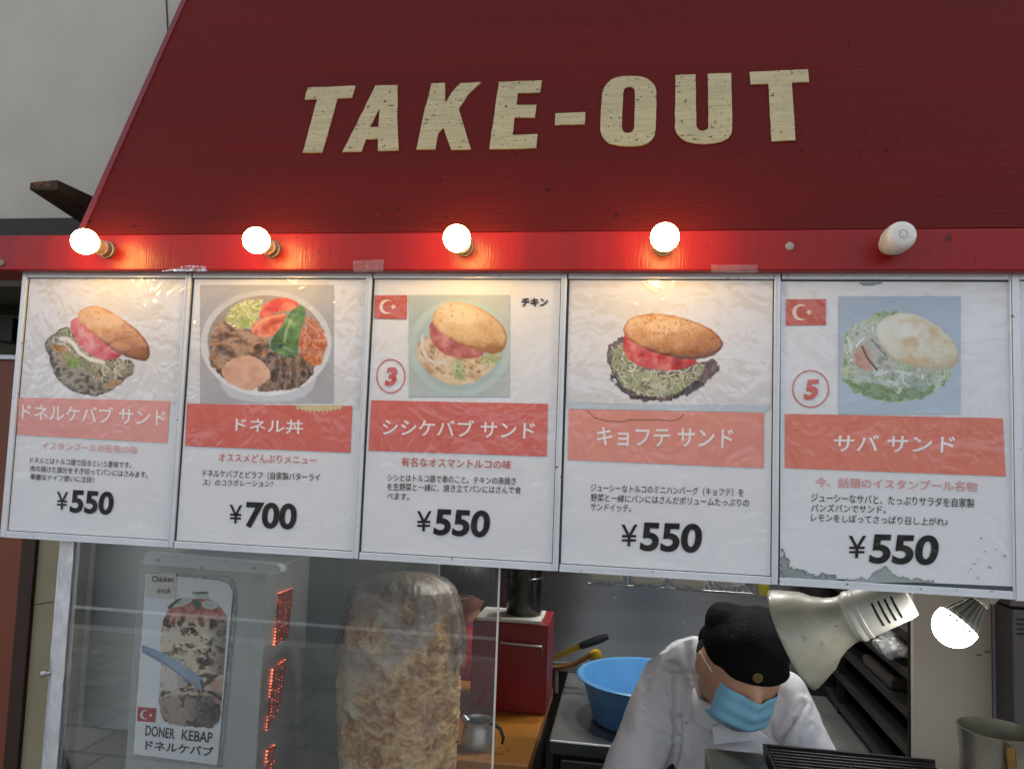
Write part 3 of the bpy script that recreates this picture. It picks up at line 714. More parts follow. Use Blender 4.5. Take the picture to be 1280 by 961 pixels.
class Board:
    def __init__(s, i, label, origin, sc):
        s.o, s.s = origin, sc
        x0, x1 = EDGES[i]+.0004, EDGES[i+1]-.0004
        s.e = empty('menu_board', ((x0+x1)/2, BY+.02, ZB), label, 'menu board', 'menu boards in the aluminium frame row')
        MB().box((x0,BY+.0052,ZB+.001),(x1,BY+.02,ZT-.001)).build('backing', TEALBACK, s.e)
        f = MB(); rt, rb, st = .0088, .0104, .0088
        lx = x0+(.0095 if i == 0 else (.0105 if i == 5 else .0012)); rx = x1-(.0022 if i == 4 else st)
        def bar(lo, hi): f.box(lo, hi, .0009)
        bar((lx,BY,ZT-rt),(rx,BY+.005,ZT)); bar((lx,BY,ZB),(rx,BY+.005,ZB+rb))
        f.box((lx,BY-.0012,ZT-.0014),(rx,BY-.0001,ZT)); f.box((lx,BY-.0012,ZB),(rx,BY-.0001,ZB+.0014))   # lips
        dz = .002 if i == 5 else 0
        if i in (0,5): bar((x0,BY-.001,ZB-dz),(lx-.0003,BY+.005,ZT+.0003))
        bar((rx,BY-.001,ZB),(x1,BY+.005,ZT+.0003))
        if i != 4: f.box((rx+.0003,BY-.0026,ZB+.0005),(rx+.002,BY-.0011,ZT-.0005))
        fr = f.build('frame', ALU, s.e)
        s.px0, s.px1, s.pz0, s.pz1 = lx+.0016, rx-.0014, ZB+rb+.0012, ZT-rt-.0014
    def at(s, x, y, Y): return P(s.o[0]+x/s.s, s.o[1]+y/s.s, Y)
    def poster(s, outline=None, m=None):
        pts = outline or [(s.px0,L0,s.pz1),(s.px1,L0,s.pz1),(s.px1,L0,s.pz0),(s.px0,L0,s.pz0)]
        s.p = link('poster', quad_mesh(pts), m or PAPER, s.e); return s.p
    def poly(s, name, pts, m, Y=L2, holes=()):
        mb = MB(); mb.prism([s.at(x,y,Y) for x, y in pts], [[s.at(x,y,Y) for x,y in h] for h in holes], None, None, (0,1,0), 0)
        me = bpy.data.meshes.new(name); mb.bm.to_mesh(me); mb.bm.free()
        return link(name, me, m, s.p)
    def text(s, name, rows, m, Y=L3):
        R_ = [(b, s.at(*BL,Y), s.at(*BR,Y), s.at(*TL,Y), dict(k)) for b, BL, BR, TL, k in rows]
        return text_obj(name, R_, m, s.p)
    def photo(s, pic, name='food_photo', fade=.12, Y=L2, tint=(205,205,210)):
        return link(name, pic.mesh(plane_map(s.o, s.s, Y), name, fade, tint), INKPIC, s.p)
    def flag(s, tl, tr, br, bl, m):
        s.poly('flag_print', [tl,tr,br,bl], m)
        w = tr[0]-tl[0]; h = bl[1]-tl[1]; cx, cy_ = tl[0]+w*.36, tl[1]+h*.5
        mb = MB(); Y = L3
        mb.prism([s.at(x,y,Y) for x,y in crescent(cx, cy_, h*.31, h*.25, h*.09)], [], None, None, (0,1,0), 0)
        mb.prism([s.at(x,y,Y) for x,y in star(cx+w*.21, cy_, h*.14, math.pi)], [], None, None, (0,1,0), 0)
        me = bpy.data.meshes.new('f'); mb.bm.to_mesh(me); mb.bm.free(); link('moon_and_star', me, FLAGW, s.p)
    def badge(s, c, rx, ry, num, BL, BR, TL, m):
        out_ = [(c[0]+rx*math.cos(a), c[1]+ry*math.sin(a)) for a in np.linspace(0,2*math.pi,48,endpoint=False)]
        inn = [(c[0]+(rx-3.4)*math.cos(a), c[1]+(ry-3.4)*math.sin(a)) for a in np.linspace(0,2*math.pi,48,endpoint=False)]
        s.poly('number_ring', out_, m, L2, [inn])
        s.text('number', [(num, BL, BR, TL, dict(off=.045, shear=.08))], m)
    def topsheet(s, z, m=None):
        return link('photo_sheet', quad_mesh([(s.px0+.001,L1,s.pz1-.001),(s.px1-.001,L1,s.pz1-.001),(s.px1-.001,L1,z),(s.px0+.001,L1,z)]), m or SHEET, s.p)
FLAGW = ink('flag_white', (232,206,190))
KB, KT, KP = dict(off=.004), dict(off=.012), dict(off=.032, shear=.05, res=8)
REDS = {1: ink('washed_red_one', (224,152,144)), 2: ink('washed_red_two', (212,102,90)), 3: ink('washed_red_three', (212,104,94)), 4: ink('washed_red_four', (224,144,128)), 5: ink('washed_red_five', (220,122,102))}
WTXT = ink('title_white', (238,232,228))
PINK = {1: ink('pink_one', (218,156,156)), 2: ink('pink_two', (198,98,92)), 3: ink('pink_three', (190,86,80)), 5: ink('pink_five', (214,150,144))}
YEN = dict(off=.005)

# board with grey meat sandwich
B = Board(0, 'framed menu board of a sandwich filled with grey meat, shredded greens and pink tomato', (0,330), 641/240); B.poster(); B.topsheet(B.at(60,450,L1).z)
B.photo(burger_grey(), fade=.10)
B.poly('title_banner', [(63,445),(568,457),(558,597),(56,569)], REDS[1])
B.text('title', [('ドネルケバブ サンド',(72,518),(553,541),(74,464),KT)], WTXT)
B.text('subtitle', [('イスタンブールの街角の味',(138,618),(457,634),(140,592),KB)], PINK[1])
B.text('description', [('ドネルとはトルコ語で回るという意味です。',(100,664),(437,682),(102,643),KB),('肉の焼けた部分をそぎ切ってパンにはさみます。',(100,692),(492,714),(102,671),KB),('華麗なナイフ使いに注目！',(100,719),(312,730),(102,699),KB)], BLACKINK)
B.text('price', [('¥',(187,818),(224,820),(190,759),YEN),('550',(231,829),(376,838),(236,752),KP)], BLACKINK)
# rice bowl board
B = Board(1, 'framed menu board of a white bowl with meat, green pepper and sauce, priced 700', (220,330), 649/250); B.poster(); B.topsheet(B.at(60,452,L1).z)
B.photo(rice_bowl(), fade=.03)
B.poly('title_banner', [(36,453),(572,460),(566,612),(29,590)], REDS[2])
B.poly('starburst_print', [(388+150*k/22, 459+(0 if k % 2 else 0)+ (14+9*math.sin(math.pi*k/22) if k % 2 else 6+9*math.sin(math.pi*k/22))) for k in range(23)]+[(538,459),(388,459)], ink('starburst_yellow', (206,186,130)), L2-.0002)
B.text('title', [('ドネル丼',(192,543),(412,552),(194,498),KT)], WTXT)
B.text('subtitle', [('オススメどんぶりメニュー',(137,640),(455,650),(138,613),KB)], PINK[2])
B.text('description', [('ドネルケバブとピラフ（自家製バターライ',(86,690),(466,705),(88,665),KB),('ス）のコラボレーション！',(86,718),(312,724),(88,696),KB)], BLACKINK)
B.text('price', [('¥',(172,840),(213,842),(174,780),YEN),('700',(225,855),(390,863),(228,770),KP)], BLACKINK)
# chicken board
B = Board(2, 'menu board of a chicken sandwich on a pale plate, with number 3 and flag', (445,330), 665/270); B.poster()
B.photo(burger_chicken(), fade=.14)
B.flag((58,96),(158,96),(156,170),(55,168), ink('flag_red_faded', (194,88,66)))
B.badge((107,345),45,53,'3',(88,376),(124,374),(92,318), ink('badge_red', (196,74,68)))
B.text('note', [('チキン',(508,131),(590,131),(510,104),dict(off=.04))], BLACKINK)
B.poly('title_banner', [(47,419),(591,430),(587,592),(38,574)], REDS[3])
B.text('title', [('シシケバブ サンド',(80,526),(550,538),(83,474),KT)], WTXT)
B.text('subtitle', [('有名なオスマントルコの味',(138,622),(477,632),(140,594),KT)], PINK[3])
B.text('description', [('シシとはトルコ語で串のこと。チキンの串焼き',(97,668),(492,680),(98,645),KB),('を生野菜と一緒に、焼き立てパンにはさんで食',(95,696),(507,708),(97,673),KB),('べます。',(95,724),(163,727),(96,703),KB)], BLACKINK)
B.text('price', [('¥',(185,822),(230,822),(188,760),YEN),('550',(237,834),(410,842),(242,752),KP)], BLACKINK)
# purple lettuce board
B = Board(3, 'framed menu board of a sesame bun over tomato and purple edged lettuce, without a flag', (695,330), 688/290); B.poster(); B.topsheet(B.at(60,410,L1).z)
B.photo(burger_lettuce(), fade=.06)
B.poly('title_banner', [(38,430),(617,441),(616,605),(35,580)], REDS[4])
B.poly('film_strip', [(30,413),(640,418),(618,440),(38,429)], ink('film_blue', (186,198,204)), L2)
cr = MB(); cr.tube([B.at(x,y,L3) for x,y in ((92,433),(115,455),(150,464),(200,467),(210,461),(300,460),(345,464),(370,455),(377,444))], .0005, 5); cr.build('film_tear', mat('tear_brown', (140,104,82), .7), B.p)
B.text('title', [('キョフテ サンド',(120,538),(525,545),(122,483),KT)], WTXT)
B.text('description', [('ジューシーなトルコのミニハンバーグ（キョフテ）を',(102,674),(556,690),(104,650),KB),('野菜と一緒にパンにはさんだボリュームたっぷりの',(102,703),(572,720),(104,680),KB),('サンドイッチ。',(101,731),(222,735),(103,709),KB)], BLACKINK)
B.text('price', [('¥',(192,836),(240,836),(194,772),YEN),('550',(248,850),(431,857),(252,764),KP)], BLACKINK)
# fish board
B = Board(4, 'water stained menu board of a fish sandwich on salad, with number 5', (965,330), 721/315)
rxp = [(684,52),(686,120),(689,170),(697,230),(700,400),(702,600),(700,760),(696,860),(690,905),(692,922)]
B.poster([tuple(B.at(25,50,L0)),]+[tuple(B.at(x,y,L0)) for x,y in rxp]+[(B.px0,L0,B.pz0)])
B.photo(burger_fish(), fade=.3, tint=(206,214,216))
B.flag((40,101),(155,100),(154,175),(40,176), ink('flag_red_pale', (196,92,76)))
B.badge((111,357),53,54,'5',(90,389),(131,387),(94,331), ink('badge_red_pale', (204,96,86)))
B.poly('title_banner', [(37,428),(661,441),(669,607),(37,583)], REDS[5])
B.text('title', [('サバ サンド',(175,536),(523,540),(178,488),KT)], WTXT)
B.text('subtitle', [('今、話題のイスタンブール名物',(124,637),(588,652),(126,608),KT)], PINK[5])
B.text('description', [('ジューシーなサバと、たっぷりサラダを自家製',(112,680),(579,697),(113,654),KB),('バンズパンでサンド。',(112,708),(326,713),(113,685),KB),('レモンをしぼってさっぱり召し上がれ♪',(112,736),(503,749),(113,713),KB)], BLACKINK)
B.text('price', [('¥',(217,841),(267,841),(220,777),YEN),('550',(277,856),(474,862),(283,771),KP)], BLACKINK)
def stain(pts, wob, seed, c, c2):
    p = Picture(min(x for x,_ in pts)-12, min(y for _,y in pts)-12, max(x for x,_ in pts)+12, max(y for _,y in pts)+12, 1.8)
    m, d = p.tex(pts, [c2, c, c, tuple(min(255,x+25) for x in c)], 22, seed, wob, soft=1.5, ridged=False, contrast=1.2)
    p.lay(m*ss(-d,-9,-2)*.6, tuple(x*.72 for x in c)); return p
def clip_to(p, b, x0, y0, x1, y1):
    p.A = np.where((p.X > x0) & (p.X < x1) & (p.Y > y0) & (p.Y < y1), p.A, 0); return p
for pts, wob, sd_, c, c2 in (([(20,808),(38,822),(46,850),(62,872),(95,880),(125,890),(160,890),(215,908),(215,930),(20,920)], 16, 5, (138,150,146), (84,124,140)),
                        ([(185,906),(240,898),(285,892),(310,866),(338,868),(352,888),(390,892),(430,905),(490,912),(490,935),(185,935)], 12, 8, (152,160,158), (120,142,146)),
                        ([(240,44),(320,44),(318,52),(300,60),(265,62),(248,55)], 5, 9, (140,146,142), (116,126,126))):
    link('water_stain', clip_to(stain(pts, wob, sd_, c, c2), B, 24, 52, 690, 905+.05*max(x for x,_ in pts)*.3).mesh(plane_map(B.o, B.s, L2), 'stain'), INKPIC, B.p)
dots = MB(); r_ = random.Random(3)
for _ in range(16):
    x, y = r_.uniform(560,690), r_.uniform(780,900); c = B.at(x,y,L3); w = r_.uniform(.0004,.0012)
    dots.add([c+Vector((w*math.cos(k),0,w*math.sin(k)*1.1)) for k in np.linspace(0,5.5,8)], [tuple(range(8))])
dots.build('mould_spot', mat('mould', (124,122,112), .9), B.p)
# sixth board, only its left edge is in the picture
B = Board(5, 'menu board cut off by the picture edge, only its bright left frame in view', (965,330), 721/315); B.poster()
B.poly('title_banner', [(725,430),(1300,450),(1300,620),(725,607)], REDS[3])

# strips of clear tape between beam and frame
TAPE = clear('clear_tape', haze=.07, k=1.0, rough=.15, bump=.3, bs=60)
for k, (q, lb_) in enumerate((([(202,339),(236,331.5),(257,332.5),(259,339.5)], 'clear tape strip over the joint above sandwich and rice bowl boards'), ([(441,326),(480,324.5),(479,340),(442,340)], 'square of clear tape above the joint left of the chicken board'), ([(889,331),(947,331),(947,341),(889,341)], 'clear tape strip on the beam edge above the purple lettuce board'))):
    mb = MB(); yb = by-.0012
    f_ = [P(x,y,yb) for x,y in q]; n = 8; vs2 = []
    for j in range(n+1):
        t = j/n; a = f_[3].lerp(f_[2],t); b = f_[0].lerp(f_[1],t)
        vs2 += [a+Vector((0,random.uniform(-.0006,.0003),0)), (a+b)/2+Vector((0,random.uniform(-.0012,.0004),0)), b]
    mb.add(vs2, [(3*j+k_, 3*j+3+k_, 3*j+4+k_, 3*j+1+k_) for j in range(n) for k_ in (0,1)])
    tag(mb.build('tape_strip', TAPE, None, True), lb_, 'tape')

CT = .90
# ================================================================== glass case with the doner
GY = 1.20
gx0, gx1 = P(81,820,GY).x, P(618.5,837,GY).x
case = empty('glass_case', ((gx0+gx1)/2, GY, CT), 'glass front of the doner case with a foil wrapped left post', 'glass screen')
GLASS = clear('case_glass', (.975,.99,.985), haze=.018, rough=.012, k=1.2, bs=6)
MB().box((gx0,GY,CT),(gx1,GY+.005,ZB+.05)).build('glass_pane', GLASS, case)
MB().box((gx1+.0003,GY-.0006,CT),(gx1+.0026,GY+.0056,ZB+.05)).build('glass_edge', mat('edge_white', (206,204,192), .3, 0, .08, 30), case)
FOIL = mat('foil', (226,228,232), .3, .5, .1, 12, bump=.7, bs=34, stretch=(1,1,.35))
px0 = P(63,820,GY-.006).x
mb = MB(); n = 60; z0, z1 = CT, ZB+.02; sec = [(0,.018),(0,0),(.35,-.004),(.8,-.002),(1,.004),(1,.02)]
w_ = gx0-px0+.002; vv = []
for k in range(n+1):
    z = z0+(z1-z0)*k/n
    for u, d in sec: vv.append((px0+u*w_+.0006*mnoise.noise((u*3,z*40,1)), GY-.006+d+.0012*mnoise.noise((u*5,z*26,4)), z))
L_ = len(sec); mb.add([Vector(v) for v in vv], [(k*L_+j,(k+1)*L_+j,(k+1)*L_+j+1,k*L_+j+1) for k in range(n) for j in range(L_-1)])
mb.build('corner_post', FOIL, case, 30)
kp = P(58,841,GY-.01); MB().lathe([(0,.016),(.006,.015),(.0065,.008),(.004,.007),(.004,0)], kp+Vector((.004,.004,0)), (-.7,-.7,0), 12).build('thumb_screw', STEEL, case, 30)

# steel machine housing
HY = 1.40
hx0, hx1 = P(165,830,HY).x, P(327,838,HY).x
hz = P(260,706,HY).z
mach = empty('doner_machine', ((hx0+hx1)/2, HY+.09, CT), 'upright stainless doner grill housing with red glowing burner plates', 'doner grill')
BRUSH = mat('machine_steel', (180,184,180), .42, .35, .2, 5, bump=.03, bs=90, stretch=(1,1,.2))
MB().box((hx0,HY,CT),(hx1,HY+.2,hz), .003).build('housing', BRUSH, mach)
q = [P(181,690,HY-.024),P(345,705.5,HY-.024),P(350.5,709,HY-.024),P(351,715,HY-.024),P(346,718.5,HY-.024),P(179,705,HY-.024)]
mb = MB(); mb.prism(q, [], None, None, (0,1,0), .0236); mb.build('top_flange', ALU, mach)
for s_ in ((197.4,699.7),(317.5,709.5)): MB().lathe([(0,.0022),(.0025,.0018),(.0034,0)], P(*s_,HY-.0242), (0,-1,0), 14).build('flange_screw', STEEL, mach, 40)
def PXp(px, py, X):
    d = ray(px, py); q = d*(X/d[0]); return Vector((q[0], q[1], q[2]+CAM_H))
def burner_mat():
    m = bpy.data.materials.new('burner_glow'); m.use_nodes = True; t = m.node_tree; b = t.nodes['Principled BSDF']
    g = t.nodes.new('ShaderNodeNewGeometry'); vo = t.nodes.new('ShaderNodeTexVoronoi'); vo.inputs['Scale'].default_value = 165; vo.inputs['Randomness'].default_value = .15
    mp = t.nodes.new('ShaderNodeMapping'); mp.inputs['Scale'].default_value = (1,.45,1)
    t.links.new(g.outputs['Position'], mp.inputs[0]); t.links.new(mp.outputs[0], vo.inputs['Vector'])
    r = t.nodes.new('ShaderNodeMapRange'); r.inputs[1].default_value = .22; r.inputs[2].default_value = .44; r.inputs[3].default_value = 1.9; r.inputs[4].default_value = .02
    t.links.new(vo.outputs['Distance'], r.inputs[0])
    sx = t.nodes.new('ShaderNodeSeparateXYZ'); t.links.new(g.outputs['Position'], sx.inputs[0])
    fd = t.nodes.new('ShaderNodeMapRange'); fd.inputs[1].default_value = 1.44; fd.inputs[2].default_value = 1.53; fd.inputs[3].default_value = 1; fd.inputs[4].default_value = .12; t.links.new(sx.outputs[1], fd.inputs[0])
    n = t.nodes.new('ShaderNodeTexNoise'); n.inputs['Scale'].default_value = 22; t.links.new(g.outputs['Position'], n.inputs['Vector'])
    m1 = t.nodes.new('ShaderNodeMath'); m1.operation = 'MULTIPLY'; t.links.new(r.outputs[0], m1.inputs[0]); t.links.new(fd.outputs[0], m1.inputs[1])
    m2 = t.nodes.new('ShaderNodeMath'); m2.operation = 'MULTIPLY_ADD'; t.links.new(n.outputs[0], m2.inputs[0]); m2.inputs[1].default_value = 1.2; m2.inputs[2].default_value = .4
    m3 = t.nodes.new('ShaderNodeMath'); m3.operation = 'MULTIPLY'; t.links.new(m1.outputs[0], m3.inputs[0]); t.links.new(m2.outputs[0], m3.inputs[1]); t.links.new(m3.outputs[0], b.inputs['Emission Strength'])
    b.inputs['Base Color'].default_value = (.12,.03,.02,1); b.inputs['Emission Color'].default_value = (1,.15,.07,1); b.inputs['Roughness'].default_value = .8
    return m
GLOW = burner_mat()
BX = hx1+.004
def z6(x, y): return (x/3.303, 670+y/3.303)
for k, c4 in enumerate(([(1156,236),(1212,214),(1190,416),(1136,452)], [(1130,545),(1184,508),(1158,705),(1104,800)], [(1108,880),(1140,860),(1130,1000),(1090,1060)])):
    pts = [PXp(*z6(*c), BX) for c in c4]
    mb = MB(); mb.hull8(pts+[p-Vector((.0035,0,0)) for p in pts]); mb.build('burner_plate', GLOW, mach)

# doner sign fixed to the housing
SY = HY-.004
SO, SS = (0,670), 3.303
def sp(x, y, Y=SY): return P(SO[0]+x/SS, SO[1]+y/SS, Y)
sign = empty('doner_sign', sp(740,945), 'laminated doner kebap picture sign hung on the steel grill housing', 'sign')
LAMI = clear('laminate_margin', haze=.22, k=2.2, rough=.12, bump=.6, bs=50, hazecol=(.75,.78,.76))
mb = MB(); lam = [sp(x,y,SY+.0016) for x,y in ((596,150),(930,165),(958,178),(972,215),(975,300),(912,955),(545,912))]
mb.prism(lam, [], None, None, (0,1,0), .0006); mb.build('laminate', LAMI, sign)
def sgl(name, pts, m, Y, holes=(), parent=None):
    mb = MB(); mb.prism([sp(x,y,Y) for x,y in pts], [[sp(x,y,Y) for x,y in h] for h in holes], None, None, (0,1,0), 0)
    me = bpy.data.meshes.new(name); mb.bm.to_mesh(me); mb.bm.free(); return link(name, me, m, parent or paper)
SP = printed('sign_paper', (238,240,242), .25, .5, .3, cior=1.45)
mb = MB(); mb.prism([sp(x,y,SY) for x,y in ((603,152),(905,182),(945,196),(962,228),(897,943),(550,898))], [], None, None, (0,1,0), 0)
me = bpy.data.meshes.new('paper'); mb.bm.to_mesh(me); mb.bm.free(); paper = link('paper', me, SP, sign)
def doner_pic():
    p = Picture(582,220,950,802,2.0)
    m, d = p.tex([(662,420),(672,335),(700,292),(760,262),(820,250),(880,262),(920,300),(944,348),(938,450),(930,560),(918,660),(905,795),(780,786),(660,772),(655,620),(668,520)], [(10,7,6),(44,30,22),(118,90,64),(190,164,130),(232,216,190)], 27, 4, 6, aniso=(.7,1.25), warp=26, contrast=3.0)
    p.lay(m*ss(p.Y,380,300)*.85, (206,118,100)); p.lay(m*ss(p.Y,350,300)*ss(fbm(p.X,p.Y,16,3,4),.5,.66)*.6, (150,50,44))
    p.lay(m*ss(p.X,840,930)*ss(p.Y,320,380)*.55, (64,58,58))
    p.lay(m*(ss(p.Y,630,680))*.38, (70,50,36)); p.lay(m*(ss(p.Y,640,690))*ss(p.X,750,850)*.55, (36,28,24))
    w, dd = p.blob([(660,560),(720,550),(775,600),(770,625),(700,640),(662,630)],8,4,9); p.lay(w*.8, (222,216,204))
    for (cx, cy_, rx, ry, rot) in ((752,270,44,17,-.3),(832,244,36,14,.05),(866,283,32,17,.15)):
        X, Y = p.X-cx, p.Y-cy_; u = (X*math.cos(rot)+Y*math.sin(rot))/rx; v = (-X*math.sin(rot)+Y*math.cos(rot))/ry; r = np.hypot(u,v)
        p.lay(ss(1-r,-.06,.06), (222,226,214)); p.lay(ss(.7-r,-.08,.08)*.7, (188,196,184))
    for pts in ([(688,296),(705,275),(735,256),(758,254),(730,275),(700,302)],[(790,262),(815,255),(832,285),(828,302),(806,300),(795,282)],[(790,228),(860,226),(862,238),(792,238)]):
        p.lay(p.blob(pts,2,2,3)[0], (64,92,58))
    k, _ = p.blob([(586,446),(650,470),(722,505),(800,560),(838,590),(831,642),(800,618),(700,545),(586,480)],0,1.5,1,curve=False); p.lay(k, p.ramp((p.X-586)/250+(fbm(p.X,p.Y,20,2,3)-.5)*.4, [(120,150,180),(160,186,208),(138,160,184)]))
    p.line([(590,470),(700,536),(826,634)], 2, (96,116,138), 1.5)
    p.line([(832,596),(840,640)], 5, (34,34,36), 2); p.line([(845,628),(910,664)], 8, (30,28,30), 2)
    for pts in ([(838,622),(866,612),(885,588),(908,572),(926,568),(921,668),(900,652),(872,636),(845,640)],[(880,664),(898,668),(908,684),(900,692),(884,684)],[(902,678),(916,676),(914,700),(904,694)]):
        m, _ = p.blob(pts,1.5,2,4); p.lay(m, p.ramp(.5+(fbm(p.X,p.Y,26,2,5)-.5)-.004*(p.Y-630), [(168,124,104),(212,170,150),(234,204,188)]))
    p.A = np.where(p.X > 946-(p.Y-228)*.066, 0, p.A)
    return p
link('food_photo', doner_pic().mesh(plane_map(SO, SS, SY-.0005), 'food_photo', .04), INKPIC, paper)
FR = printed('flag_red', (186,38,44), .3, .5, .4)
sgl('flag_print', [(568,703),(645,709),(641,768),(566,762)], FR, SY-.0005)
mb = MB()
mb.prism([sp(x,y,SY-.0009) for x,y in crescent(598,736,19,15.5,6)], [], None, None, (0,1,0), 0); mb.prism([sp(x,y,SY-.0009) for x,y in star(622,738,9,math.pi)], [], None, None, (0,1,0), 0)
me = bpy.data.meshes.new('f'); mb.bm.to_mesh(me); mb.bm.free(); link('moon_and_star', me, printed('flag_clean_white', (232,232,232), .3), paper)
def srow(b, BL, BR, TL, Y=SY-.0006, **k): return (b, sp(*BL,Y), sp(*BR,Y), sp(*TL,Y), k)
text_obj('title', [srow('DONER',(598,822),(720,838),(602,778),off=.022), srow('KEBAP',(748,840),(876,854),(752,796),off=.022), srow('ドネルケバブ',(598,878),(880,910),(602,838),off=.03)], BLACKINK, paper)
st = sgl('sticker', [(605,155),(728,152),(724,258),(600,250)], printed('sticker_paper', (222,218,206), .2, .5, .2), SY-.0012, (), sign)
text_obj('sticker_text', [srow('Chicken',(627,188),(716,190),(628,163),SY-.0017,off=.02), srow('avuk',(648,234),(706,237),(650,208),SY-.0017)], BLACKINK, st)

# the meat
MY = 1.56
rows = [(729.5,.02),(732,30),(738,46),(748,58),(762,63),(777,66.5),(796,70.5),(814,73.5),(840,75.5),(863,76.5),(892,75.5),(921,74),(961,72.5),(1010,71),(1060,68)]
FD = MY-.11
zs = [P(503,y,FD).z for y, _ in rows]; rr = [r/F_PX*MY*.985 for _, r in rows]
mx_ = P(503,790,MY).x
nz, na = 210, 260
zz = np.linspace(zs[0], zs[-1], nz); rad = np.interp(-zz, [-z for z in zs], rr)
ang = np.linspace(0, 2*np.pi, na, endpoint=False)
A_, Z_ = np.meshgrid(ang, zz); R_ = np.repeat(rad[:,None], na, 1)
U = A_*122; V = (zs[0]-Z_)*1000
def sfb(sc, o, sd_, rg=False):       # seamless round the back
    a = fbm(U, V, sc, o, sd_, rg); b = fbm(U-2*np.pi*122, V, sc, o, sd_, rg); t = ss(A_, 5.6, 6.2833); return a*(1-t)+b*t
wu, wv = (fbm(U,V,46,3,11)-.5)*46, (fbm(U,V,40,3,12)-.5)*46
def sfw(sc, o, sd_, rg=False, au=.7):
    a = fbm((U+wu)*au, V+wv, sc, o, sd_, rg); b = fbm((U-2*np.pi*122+wu)*au, V+wv, sc, o, sd_, rg); t = ss(A_, 5.6, 6.2833); return a*(1-t)+b*t
big, mid, fine, lay = sfb(70,3,1), sfw(24,5,2,True), sfw(7,4,3,True,.9), sfw(16,4,7,False,.45)
front = np.cos(A_-np.radians(-50))     # browned towards the burner-facing right front
brown = ss(front*.75+(big-.5)*1.9+(V-110)/420, .15, .95)
R2 = R_ + np.minimum(1, R_/.04)*((big-.5)*.012+(mid-.6)*.0075*(.4+brown)+(fine-.55)*.008*(.3+brown)+(lay-.5)*.005)
Vv = np.stack([mx_+R2*np.cos(A_), MY+R2*np.sin(A_), Z_], -1)
pale = np.array([(158,130,106),(186,162,138),(202,182,160),(216,202,184)])/255; br = np.array([(90,56,32),(154,108,64),(192,146,94),(216,182,132)])/255
def rmp(n, c):
    n = np.clip(n,0,1)*(len(c)-1); i = np.clip(n.astype(int),0,len(c)-2); f = (n-i)[...,None]; return c[i]*(1-f)+c[i+1]*f
nn = np.clip(.62+(mid-.6)*1.15+(fine-.55)*.6*(.4+brown)+(lay-.5)*.8, 0, 1)  # hollows get darker colour, crevice shade painted into the meat tone
Cc = rmp(nn, pale)*(1-brown[...,None])+rmp(nn, br)*brown[...,None]
pk = ss(sfb(34,3,21), .58, .72)[...,None]*.5; Cc = Cc*(1-pk)+np.array((168,128,112))/255*pk
Lc = np.where(Cc <= .04045, Cc/12.92, ((Cc+.055)/1.055)**2.4)
idx = np.arange(nz*na).reshape(nz, na); q = np.stack([idx[:-1], idx[1:], np.roll(idx,-1,1)[1:], np.roll(idx,-1,1)[:-1]], -1).reshape(-1,4)
me = np_mesh('meat', Vv.reshape(-1,3), q, np.concatenate([Lc.reshape(-1,3), np.ones((nz*na,1))],1))
MEAT = printed('roast_meat', attr=True, film=.25, rough=.5, coat=.3)
don = empty('doner_kebab', (mx_, MY, zs[-1]), 'large stack of doner meat half covered in cling film behind the glass', 'doner meat')
link('meat', me, MEAT, don, True)
MB().tube([(mx_,MY,zs[-1]-.02),(mx_,MY,zs[0]+.004)], .006, 10).build('skewer', STEEL, don, 40)
MB().lathe([(0,-.012),(.13,-.012),(.135,-.004),(.135,.004),(0,.004)], (mx_,MY,zs[-1]-.004), (0,0,1), 48).build('drip_plate', STEEL_D, don, 40)
wrapm = (brown < .42) & (V < 175) | (V < 45)
wn = (fbm(U, V*.6, 26, 3, 31, True)-.5)*.010+(fbm(U*.5+V*.4, V, 15, 3, 32, True)-.5)*.005
Rw = R_+.011*np.minimum(1, R_/.04)+wn*np.minimum(1, R_/.04)
Wv = np.stack([mx_+Rw*np.cos(A_), MY+Rw*np.sin(A_), Z_+.002], -1)
keep = wrapm.ravel()[q].all(1)
used = np.zeros(nz*na, bool); used[q[keep].ravel()] = True; rm_ = np.cumsum(used)-1
me = np_mesh('cling_film', Wv.reshape(-1,3)[used], rm_[q[keep]])
link('cling_film', me, clear('cling', (.99,.985,.97), haze=.10, k=1.1, rough=.14, bump=.5, bs=70, hazecol=(.8,.76,.7)), don, True)

# steel screen behind the grill
o = MB().box((-1.3,1.74,CT),(P(545,800,1.74).x,1.752,1.98), .001).build('steel_screen', mat('screen_steel', (165,172,168), .38, .35, .25, 2.5, bump=.04, bs=40, stretch=(1,1,.15))); tag(o, 'tall stainless screen standing behind the doner grill housing', 'screen')
# serving counter under the case
cnt = empty('serving_counter', (0,1.4,0), 'stainless serving counter under the glass case', 'counter')
MB().box((-1.0,1.195,0),(1.6,1.58,CT-.025)).build('cabinet', STEEL_D, cnt); MB().box((-1.02,1.185,CT-.024),(1.62,1.6,CT-.001), .002).build('worktop', STEEL, cnt)

# ================================================================== kitchen
TZ = P(668,893,1.9).z
tx1 = PZ(692,857,TZ).x; 
tab = empty('side_table', (tx1-.25,1.8,0), 'ochre yellow topped side table carrying the red box', 'table')
YEL = mat('ochre_board', (150,96,24), .45, 0, .14, 6, bump=.05, bs=30)
MB().box((tx1-.285,1.602,TZ-.03),(tx1,2.12,TZ), .003).build('table_top', YEL, tab)
MB().box((tx1-.27,1.612,.02),(tx1-.012,2.1,TZ-.031)).build('base_cabinet', mat('dark_cabinet', (34,32,32), .5, .2, .2), tab)
